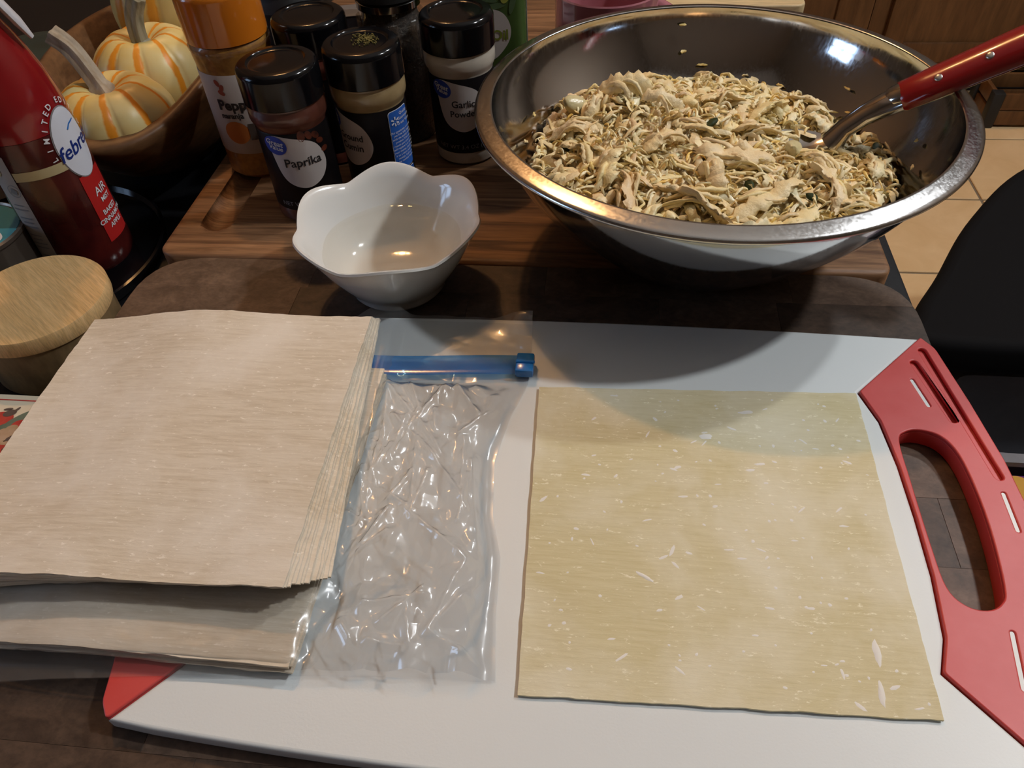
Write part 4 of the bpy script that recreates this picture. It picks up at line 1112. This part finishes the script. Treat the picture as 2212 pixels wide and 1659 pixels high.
# olive oil bottle
ob = thing('oil_bottle', 'green labelled olive oil bottle behind the garlic powder', 'oil bottle', (-.0900, .6230, ZA), math.radians(10))
pm('oil_green', (.045, .085, .022), .25, coat=.3, var=(.065, .115, .03), vscale=30); pm('olive_print', (.42, .45, .08), .4); pm('leaf_print', (.10, .17, .075), .5); pm('oil_word', (.22, .26, .03), .5)
def sq_ring(w, r, z, n_=6): return [(x, y, z) for x, y in rrect(w, w, r, n_)]
prof = [(.050, .010, 0.0006), (.054, .012, .003), (.054, .012, .110), (.050, .014, .122), (.034, .012, .136), (.026, .0125, .142), (.026, .0125, .150)]
rr_ = [sq_ring(*p) for p in prof]; n_ = len(rr_[0]); vs = [v for q in rr_ for v in q]
fs = [(i * n_ + k, i * n_ + (k + 1) % n_, (i + 1) * n_ + (k + 1) % n_, (i + 1) * n_ + k) for i in range(len(rr_) - 1) for k in range(n_)] + [tuple(reversed(range(n_))), tuple(range((len(rr_) - 1) * n_, len(rr_) * n_))]
raw('bottle', vs, fs, 'oil_green', ob)
lathe('cap', [(.0125, .1502), (.0152, .1505), (.0152, .170), (.013, .173), (0, .173)], 'black_plastic', ob, 40)
def face(name, outl_, mat, off, cx_=0, cz_=0):
    bm = poly_mesh(outl_)
    for v in bm.verts: v.co = Vector((cx_ + v.co.x, -.027 - off, cz_ + v.co.y))
    bmesh.ops.recalc_face_normals(bm, faces=bm.faces)
    return from_bm(name, bm, mat, ob, False)
face('white_patch', smooth_poly([(-.030, -.016), (-.028, .010), (-.008, .019), (.006, .016), (.012, .004), (.008, -.009), (-.006, -.020)], 8), 'label_white', .0004, .002, .072)
fx = lambda cx_, cz_, off=.0007: (lambda x, y: (cx_ + x, -.027 - off, cz_ + y))
flat_text('lettering', 'Italian', .0060, fx(-.010, .0800), 'ink', ob); flat_text('lettering', 'Olive Oil', .0105, fx(-.0075, .0715), 'oil_word', ob, .0003); flat_text('lettering', 'Refined', .0050, fx(-.012, .0600), 'ink', ob)
face('olive_picture', ellipse(.0036, .0066, 22, rot=-.35), 'olive_print', .0005, .011, .101)
for q, (x, z, a) in enumerate(((.004, .108, .3), (.016, .095, 1.3), (-.004, .099, -.3), (.002, .093, .1))): face('leaf_picture', ellipse(.0088, .0022, 18, rot=a), 'leaf_print', .0003, x, z)
bm = bmesh.new(); bm_box(bm, .0271, .0275, -.018, .016, .055, .112); from_bm('white_panel', bm, 'print_white', ob, False)
for q in range(9): box('print_line', .0275, .0277, -.015 + .001 * (q % 3), .012, .061 + q * .0055, .0628 + q * .0055, 'ink_grey', ob)
box('blue_panel', -.0140, -.0040, -.0280, -.0274, .020, .052, 'label_blue', ob)

# pink mug
mg = thing('mug', 'pink mug with dark lettering behind the steel bowl', 'mug', (.0005, .6530, ZA))
lathe('cup', [(0, .002), (.030, .002), (.033, 0), (.0375, .003), (.0405, .012), (.0415, .030), (.0415, .080), (.0420, .0855), (.0412, .0866), (.0398, .0855), (.0385, .080), (.0385, .020), (.034, .009), (0, .007)], 'mug_pink', mg, 72)
bm = bmesh.new(); pts = [(.040 + .026 * math.sin(PI * q / 12), .003, .072 - .048 * q / 12 + 0) for q in range(13)]
tube(bm, pts, [.0058] * 13, 12, True, .8); o = from_bm('handle', bm, 'mug_pink', mg); o.rotation_euler = (0, 0, math.radians(12))
pm('mug_ink', (.05, .008, .02), .4)
wrap_text('lettering', 'you think', .0135, .0415, math.radians(-118), .062, 'mug_ink', mg, .0004, .0003, .15); wrap_text('lettering', 'is', .0135, .0415, math.radians(-122), .046, 'mug_ink', mg, .0004, .0003, .15)
# small dark bowl-shaped lid on the far right of the acacia board
o = lathe('dark_knob_lid', [(0, .0002), (.016, .0002), (.018, .003), (.016, .008), (.009, .011), (.006, .015), (.008, .020), (.005, .024), (0, .025)], 'black_matte', None, 40); o.location = (.155, .873, ZA + .0144)
tag(o, 'small dark lid lying on the pale maple board', 'lid')

wood('maple', (.58, .42, .22), (.74, .58, .34), grain=(5, 60, 40), scale=1.5, rough=.5, rand=0)
mb = curve_plate('added_maple_board', rrect(.140, .130, .012), [], 0, .014, 'maple', None, .002, 3); mb.location = (.1260, .8750, ZA + .0002)  # pale board added where the acacia's far end shows as brightly lit wood
tag(mb, 'small pale maple board added over the brightly lit far end of the acacia board', 'cutting board')

# ================================================================== wooden bowl with pumpkins
wb = thing('wooden_bowl', 'long carved wooden bowl holding pumpkins and gourds', 'bowl', (-.392, .636, 0), math.radians(13))
def dough_fr(a, r, z, i):
    k_ = smoothstep(0, .07, z)
    return r * (1 + .04 * k_ * math.sin(3 * a + 1.0)), z + .012 * k_ * math.cos(2 * a) * 0 + .006 * k_ * math.sin(2 * a + .6) + .016 * k_ * max(0, math.cos(a - math.radians(-30))) ** 6
o = lathe('shell', [(0, .001), (.040, .001), (.047, .004), (.062, .020), (.078, .045), (.087, .066), (.090, .074), (.0885, .0785), (.0845, .0795), (.0805, .0775), (.076, .068), (.066, .046), (.050, .024), (.036, .012), (0, .008)], 'bowl_wood', wb, 120, dough_fr, sharp=60)
o.scale = (1.0, 1.88, 1.0)
def pumpkin_mat(name, base, pale, stripe, n_):
    m, nt, b, o_ = nodes(name)
    tc = nt.nodes.new('ShaderNodeTexCoord'); sx = nt.nodes.new('ShaderNodeSeparateXYZ'); nt.links.new(tc.outputs['Object'], sx.inputs[0])
    at_ = nt.nodes.new('ShaderNodeMath'); at_.operation = 'ARCTAN2'; nt.links.new(sx.outputs[1], at_.inputs[0]); nt.links.new(sx.outputs[0], at_.inputs[1])
    v = coords(nt, (1, 1, 1)); nn = noise_n(nt, v, 60, 4, .6)
    mu = nt.nodes.new('ShaderNodeMath'); mu.operation = 'MULTIPLY_ADD'; mu.inputs[1].default_value = n_ / (2 * PI); nt.links.new(at_.outputs[0], mu.inputs[0])
    sc_ = nt.nodes.new('ShaderNodeMath'); sc_.operation = 'MULTIPLY'; sc_.inputs[1].default_value = .30; nt.links.new(nn.outputs['Fac'], sc_.inputs[0]); nt.links.new(sc_.outputs[0], mu.inputs[2])
    pp = nt.nodes.new('ShaderNodeMath'); pp.operation = 'PINGPONG'; pp.inputs[1].default_value = .5; nt.links.new(mu.outputs[0], pp.inputs[0])
    st = ramp(nt, pp.outputs[0], [(0.09, (1, 1, 1)), (0.15, (0, 0, 0))])
    big = noise_n(nt, v, 22, 4, .6)
    bc = ramp(nt, big.outputs['Fac'], [(.35, base), (.65, pale)])
    c = mixc(nt, st, bc, stripe); nt.links.new(c, b.inputs['Base Color']); b.inputs['Roughness'].default_value = .38; b.inputs['Specular IOR Level'].default_value = .4
    bump(nt, b, nn.outputs['Fac'], .12, .001)
    MATS[name] = m
pumpkin_mat('pumpkin_skin', (.80, .56, .17), (.80, .66, .32), (.82, .30, .02), 10)
pumpkin_mat('gourd_skin', (.70, .50, .15), (.74, .57, .25), (.66, .28, .03), 8)
pm('stem_tan', (.30, .23, .15), .6, var=(.44, .36, .26), vscale=8, stretch=(30, 30, 2)); pm('stem_green', (.14, .13, .075), .6, var=(.34, .31, .22), vscale=8, stretch=(30, 30, 2))
def pumpkin(name, label, p, r, hgt, skin, stem, smat, ribs=10, neck=0.0, rot=0.0, tilt=(0, 0), sr=.0062):
    t = thing(name, label, 'pumpkin' if not neck else 'gourd', p, rot, 'pumpkins in the wooden bowl'); t.rotation_euler = (tilt[0], tilt[1], rot)
    prof = []
    for k in range(25):
        a = -PI / 2 + PI * k / 24; rr = r * max(0, math.cos(a)) ** .75; z = hgt * math.sin(a)
        if a > 0: z -= hgt * .42 * max(0, 1 - rr / (r * .55)) ** 1.4 if not neck else 0
        else: z += hgt * .30 * max(0, 1 - rr / (r * .5)) ** 1.5
        if neck and a > .2: z += neck * (1 - rr / r) ** 1.2
        prof.append((rr if 0 < k < 24 else 0, z))
    def fr(a, r_, z, i):
        g = abs(math.cos(ribs * a / 2 + PI / 2)) ** .55
        return r_ * (1 - .085 * (1 - g) * 1.0), z
    lathe('flesh', prof, skin, t, 120, fr, sharp=180)
    bm = bmesh.new(); n2 = len(stem); rads = [sr * (1.35 if q == 0 else (1.0 + .10 * (q / n2))) for q in range(n2)]
    sp_ = smooth_poly(stem, 6, False); m2 = len(sp_); up = Vector((.2, .1, 1)); rings = []
    for q, c_ in enumerate(sp_):
        c_ = Vector(c_); d = Vector(sp_[min(q + 1, m2 - 1)]) - Vector(sp_[max(q - 1, 0)]); s_ = d.normalized().cross(Vector((.25, -1, 0))).normalized(); u_ = s_.cross(d.normalized())
        rd = rads[min(n2 - 1, int(q / m2 * n2))] * (1.5 - .5 * min(1, q / 4))
        rings.append([bm.verts.new(c_ + s_ * (rd * (1 + .16 * math.cos(5 * an)) * math.cos(an)) + u_ * (rd * (1 + .16 * math.cos(5 * an)) * math.sin(an))) for an in [2 * PI * k / 30 for k in range(30)]])
    for a_, b_ in zip(rings[:-1], rings[1:]):
        for k in range(30): bm.faces.new((a_[k], a_[(k + 1) % 30], b_[(k + 1) % 30], b_[k]))
    bm.faces.new(list(reversed(rings[0]))); bm.faces.new(rings[-1])
    from_bm('stem', bm, smat, t)
    return t
pumpkin('mini_pumpkin', 'striped cream mini pumpkin with long bent tan stem, nearest in the wooden bowl', (-.3700, .5200, .0700), .045, .031, 'pumpkin_skin', [(0, 0, .012), (-.006, .006, .030), (-.016, .014, .050), (-.026, .018, .060)], 'stem_tan', rot=.25)
pumpkin('mini_pumpkin', 'striped yellow mini pumpkin with a green upright stem in the wooden bowl', (-.3830, .6130, .0650), .0475, .036, 'pumpkin_skin', [(0, 0, .016), (-.002, 0, .030), (.0, .001, .046), (.007, .002, .060)], 'stem_green', rot=.1)
pumpkin('striped_gourd', 'large yellow striped gourd at the back of the wooden bowl', (-.4040, .7080, .0860), .048, .046, 'gourd_skin', [(0, 0, .05), (.002, 0, .075), (.008, 0, .095)], 'stem_green', 8, .03, .3, (.1, .1), .007)

# ------------------------------------------------------------------ left side: glass jar, tray, air freshener, canister, tin, box
jr = thing('glass_jar', 'small green tinted glass jar behind the red spray bottle', 'jar', (-.5230, .6600, 0))
lathe('glass', [(0, .002), (.030, .002), (.036, .006), (.038, .015), (.038, .050), (.036, .056), (.036, .062), (.037, .064), (.0345, .064), (.034, .056), (.035, .048), (.035, .016), (.030, .008), (0, .006)], 'jar_glass', jr, 64)
lathe('lid', [(0, .0672), (.030, .0670), (.0375, .0664), (.0385, .0650), (.0375, .0642)], 'jar_glass', jr, 64)
o = lathe('round_tray', [(0, .0005), (.0945, .0005), (.0975, .002), (.0980, .009), (.0960, .0095), (.0945, .0045), (0, .004)], 'black_plastic', None, 96); o.location = (-.4230, .4290, 0)
tag(o, 'black round tray under the red spray bottle and the teal tin', 'tray')
FZ = .0042
fe = thing('spray_bottle', 'red air freshener bottle with white oval logo on the black tray', 'spray bottle', (-.3790, .4370, FZ))
pm('feb_label', (.030, .004, .005), .22, coat=.5, var=(.10, .012, .009), vscale=32); pm('feb_red', (.30, .012, .014), .18, coat=.6, var=(.22, .008, .01), vscale=15)
pm('feb_side', (.42, .38, .36), .45); pm('feb_cream', (.52, .43, .24), .4); pm('feb_white', (.72, .73, .80), .35); pm('feb_grey', (.25, .22, .22), .4); pm('feb_strip', (.48, .020, .018), .35); pm('feb_blue', (.01, .03, .20), .4); pm('feb_swoosh', (.03, .18, .55), .4)
FP = [(0, .0006), (.024, .0006), (.0290, .0), (.0312, .004), (.0315, .012), (.0312, .060), (.0312, .095), (.0308, .106)]
FT = [(.0309, .1063), (.0306, .115), (.0294, .126), (.0272, .138), (.0240, .150), (.0200, .162), (.0160, .172), (.0135, .180), (.0130, .190), (0, .190)]
lathe('bottle', FP + [(.0300, .1062), (0, .1062)], 'feb_label', fe, 72)
lathe('shoulder', FT, 'feb_red', fe, 72)
def frad(z):
    P_ = FP[1:] + FT[:-1]
    for (r0, z0), (r1, z1) in zip(P_[:-1], P_[1:]):
        if z0 <= z <= z1 and z1 > z0: return r0 + (r1 - r0) * (z - z0) / (z1 - z0)
    return .0312
pm('pump_white', (.62, .60, .62), .35)
hh = lathe('pump_collar', [(.0145, .1902), (.0160, .191), (.0160, .205), (.014, .208), (0, .208)], 'pump_white', fe, 40)
bm = bmesh.new(); tube(bm, [(.012, .0, .196), (.020, .004, .186), (.026, .008, .168), (.029, .010, .158)], [.0035, .0055, .0058, .0030], 12, True, .5); from_bm('trigger', bm, 'pump_white', fe)
box('pump_head', -.020, .022, -.014, .014, .2082, .236, 'pump_white', fe, .004)
V = math.radians(-49.8)
wrap_shape('side_panel', rrect(.0165, .094, .001), frad, V - .0300 / .0312, .0520, 'feb_side', fe, .0004)
for q in range(15):
    if q in (3, 8, 12): continue
    w = [.011, .012, .008, .010][q % 4]; wrap_shape('print_line', rrect(w, .0009, .0003), frad, V - .0300 / .0312, .0150 + q * .0034, 'ink_grey', fe, .0007)
wrap_shape('side_dot', ellipse(.0038, .0038, 22), frad, V - .0325 / .0312, .0880, 'feb_cream', fe, .0007)
wrap_shape('side_icon', ellipse(.0046, .0046, 26), frad, V - .0265 / .0312, .0740, 'ink_grey', fe, .0007, 0, [ellipse(.0042, .0042, 26)])
wrap_shape('side_icon', [(-.0030, -.0010), (-.0012, .0028), (.0026, .0004), (.0010, -.0030)], frad, V - .0265 / .0312, .0740, 'ink_grey', fe, .0007)
wrap_shape('cream_band', [(-.0220, -.0030), (.0230, -.0030), (.0230, .0035), (-.0220, .0035)], frad, V + .0010 / .0312, .0840, 'feb_cream', fe, .0004)
OV = V + .0255 / .0312
wrap_shape('red_strip', [(-.0095, -.040), (.0140, -.040), (.0140, .012), (-.0095, .012)], frad, OV, .0600, 'feb_strip', fe, .0004)
wrap_shape('logo_border', ellipse(.0150, .0246, 40), frad, OV, .0940, 'feb_grey', fe, .0005)
wrap_shape('logo_oval', ellipse(.0142, .0238, 40), frad, OV, .0940, 'feb_white', fe, .0008)
wrap_text('lettering', 'febreze', .0135, frad, OV + .0045 / .0312, .0920, 'feb_blue', fe, .0011, .00016, .25, .10)
wrap_shape('swoosh', [(-.001, .0085), (.003, .0112), (.009, .0118), (.009, .0108), (.003, .0100), (.0, .0078)], frad, OV, .0950, 'feb_swoosh', fe, .0011)
for q, ch in enumerate('LIMITED EDITION'):
    th_ = math.radians(188 - q * 13.5)
    if ch == ' ': continue
    vs_, fs_ = text_mesh(ch, .0050, .0001)
    an = th_ - PI / 2
    vs2 = [(.0180 * math.cos(th_) + x * math.cos(an) - y * math.sin(an), .0280 * math.sin(th_) + x * math.sin(an) + y * math.cos(an), 0) for x, y, z in vs_]
    wrap('lettering', vs2, fs_, frad, OV, .0940, 'print_white', fe, .0009)
for ln, sz, zz, du in (('AIR', .0085, .0570, .003), ('MIST', .0050, .0500, .004), ('BAKED', .0050, .0415, .003), ('CINNAMON', .0050, .0360, .003), ('APPLE', .0050, .0305, .003)):
    wrap_text('lettering', ln, sz, frad, OV + du / .0312, zz, 'print_white', fe, .0008, .0001)
# bamboo canister
cn = thing('bamboo_canister', 'round bamboo canister with a flat bamboo lid beside the walnut block', 'canister', (-.3485, .3370, 0))
lathe('body', [(0, .0006), (.0405, .0006), (.0425, .002), (.0428, .030), (.0428, .0355), (0, .0355)], 'bamboo_side', cn, 96)
o = lathe('lid', [(.0415, .0358), (.0440, .0362), (.0444, .038), (.0444, .0452), (.0436, .0465), (0, .0467)], 'bamboo', cn, 96); o.rotation_euler = (0, 0, math.radians(-38))
# teal tin
tn = thing('teal_tin', 'round tin with teal and white printed top behind the bamboo canister', 'tin', (-.4300, .3980, FZ))
pm('tin_teal', (.05, .27, .34), .35); pm('tin_steel', (.25, .2, .16), .35, metal=.8)
lathe('tin', [(0, .001), (.034, .001), (.036, .003), (.036, .042), (.0372, .0435), (.0372, .046), (.0355, .0470), (.0345, .0450), (0, .0450)], 'tin_steel', tn, 72)
lathe('printed_top', [(.0340, .0452), (.0335, .0457), (0, .0457)], 'tin_teal', tn, 72)
def topface(name, outl_, mat, z): 
    bm = poly_mesh(outl_)
    for v in bm.verts: v.co.z = z
    bmesh.ops.recalc_face_normals(bm, faces=bm.faces); return from_bm(name, bm, mat, tn, False)
topface('white_swan_shape', smooth_poly([(.030, -.006), (.018, .004), (.012, -.002), (.014, -.014), (.004, -.022), (.012, -.028), (.024, -.020)], 6), 'print_white', .0460)
topface('white_curl', smooth_poly([(.004, .006), (.012, .012), (.006, .018), (-.006, .012), (-.008, .0)], 6), 'print_white', .0460)
# printed box with berries
bk = thing('printed_box', 'cream box printed with red berries and leaves left of the walnut block', 'box', (0, 0, 0))
pm('box_cream', (.60, .52, .38), .5, var=(.66, .58, .45), vscale=25); pm('box_red', (.40, .03, .025), .45, var=(.55, .07, .05), vscale=120); pm('box_leaf', (.09, .13, .09), .5, var=(.14, .18, .13), vscale=90); pm('box_nut', (.52, .36, .25), .5, var=(.40, .25, .13), vscale=90); pm('box_dark', (.10, .07, .06), .5)
box('box_body', -.470, -.3170, .080, .2825, .0008, .0160, 'box_cream', bk, .0008)
def pr_(name, outl_, mat, z):
    bm = poly_mesh(outl_)
    for v in bm.verts: v.co.z = z
    bmesh.ops.recalc_face_normals(bm, faces=bm.faces)
    o_ = from_bm(name, bm, mat, bk, False); return o_
zp = .0161
pr_('red_line', [(-.465, .2775), (-.3262, .2775), (-.3262, .2784), (-.465, .2784)], 'box_red', zp)
pr_('red_line', [(-.3271, .085), (-.3262, .085), (-.3262, .2775), (-.3271, .2775)], 'box_red', zp)
for q, (x, y, a_, b_, rt, mt) in enumerate(((-.3430, .2625, .0080, .0060, .1, 'box_red'), (-.3395, .2675, .0040, .0026, .35, 'box_dark'), (-.3368, .2700, .0009, .0030, -.5, 'box_dark'), (-.3420, .2705, .0028, .0008, .2, 'box_dark'),
        (-.3310, .2625, .0105, .0036, .85, 'box_leaf'), (-.3375, .2555, .0070, .0030, .75, 'box_leaf'), (-.3275, .2580, .0055, .0048, 0, 'box_red'), (-.3250, .2660, .0040, .0035, 0, 'box_leaf'),
        (-.3310, .2558, .0038, .0026, .2, 'box_nut'), (-.3340, .2528, .0038, .0028, 0, 'box_nut'), (-.3290, .2528, .0034, .0027, .6, 'box_nut'), (-.3370, .2505, .0036, .0029, .2, 'box_nut'), (-.3320, .2485, .0038, .0027, .3, 'box_nut'), (-.3262, .2475, .0036, .0026, .1, 'box_dark'), (-.3325, .2440, .0036, .0026, -.2, 'box_nut'), (-.3275, .2435, .0032, .0026, .3, 'box_nut'), (-.3400, .2455, .0036, .0028, 0, 'box_nut'), (-.3240, .2505, .0030, .0024, 0, 'box_nut'),
        (-.3290, .2375, .0075, .0055, 0, 'box_red'), (-.3200, .2360, .0060, .0050, 0, 'box_red'), (-.3245, .2405, .0030, .0018, .5, 'box_dark'), (-.3400, .2350, .0075, .0060, 0, 'box_red'), (-.3560, .2560, .0090, .0036, .5, 'box_leaf'), (-.3580, .2450, .0080, .0065, 0, 'box_red'))):
    pr_('berry_picture' if mt == 'box_red' else ('leaf_picture' if mt == 'box_leaf' else ('nut_picture' if mt == 'box_nut' else 'stem_picture')), ellipse(a_, b_, 24, x, y, rt), mt, zp + .00008 * (q + 1))
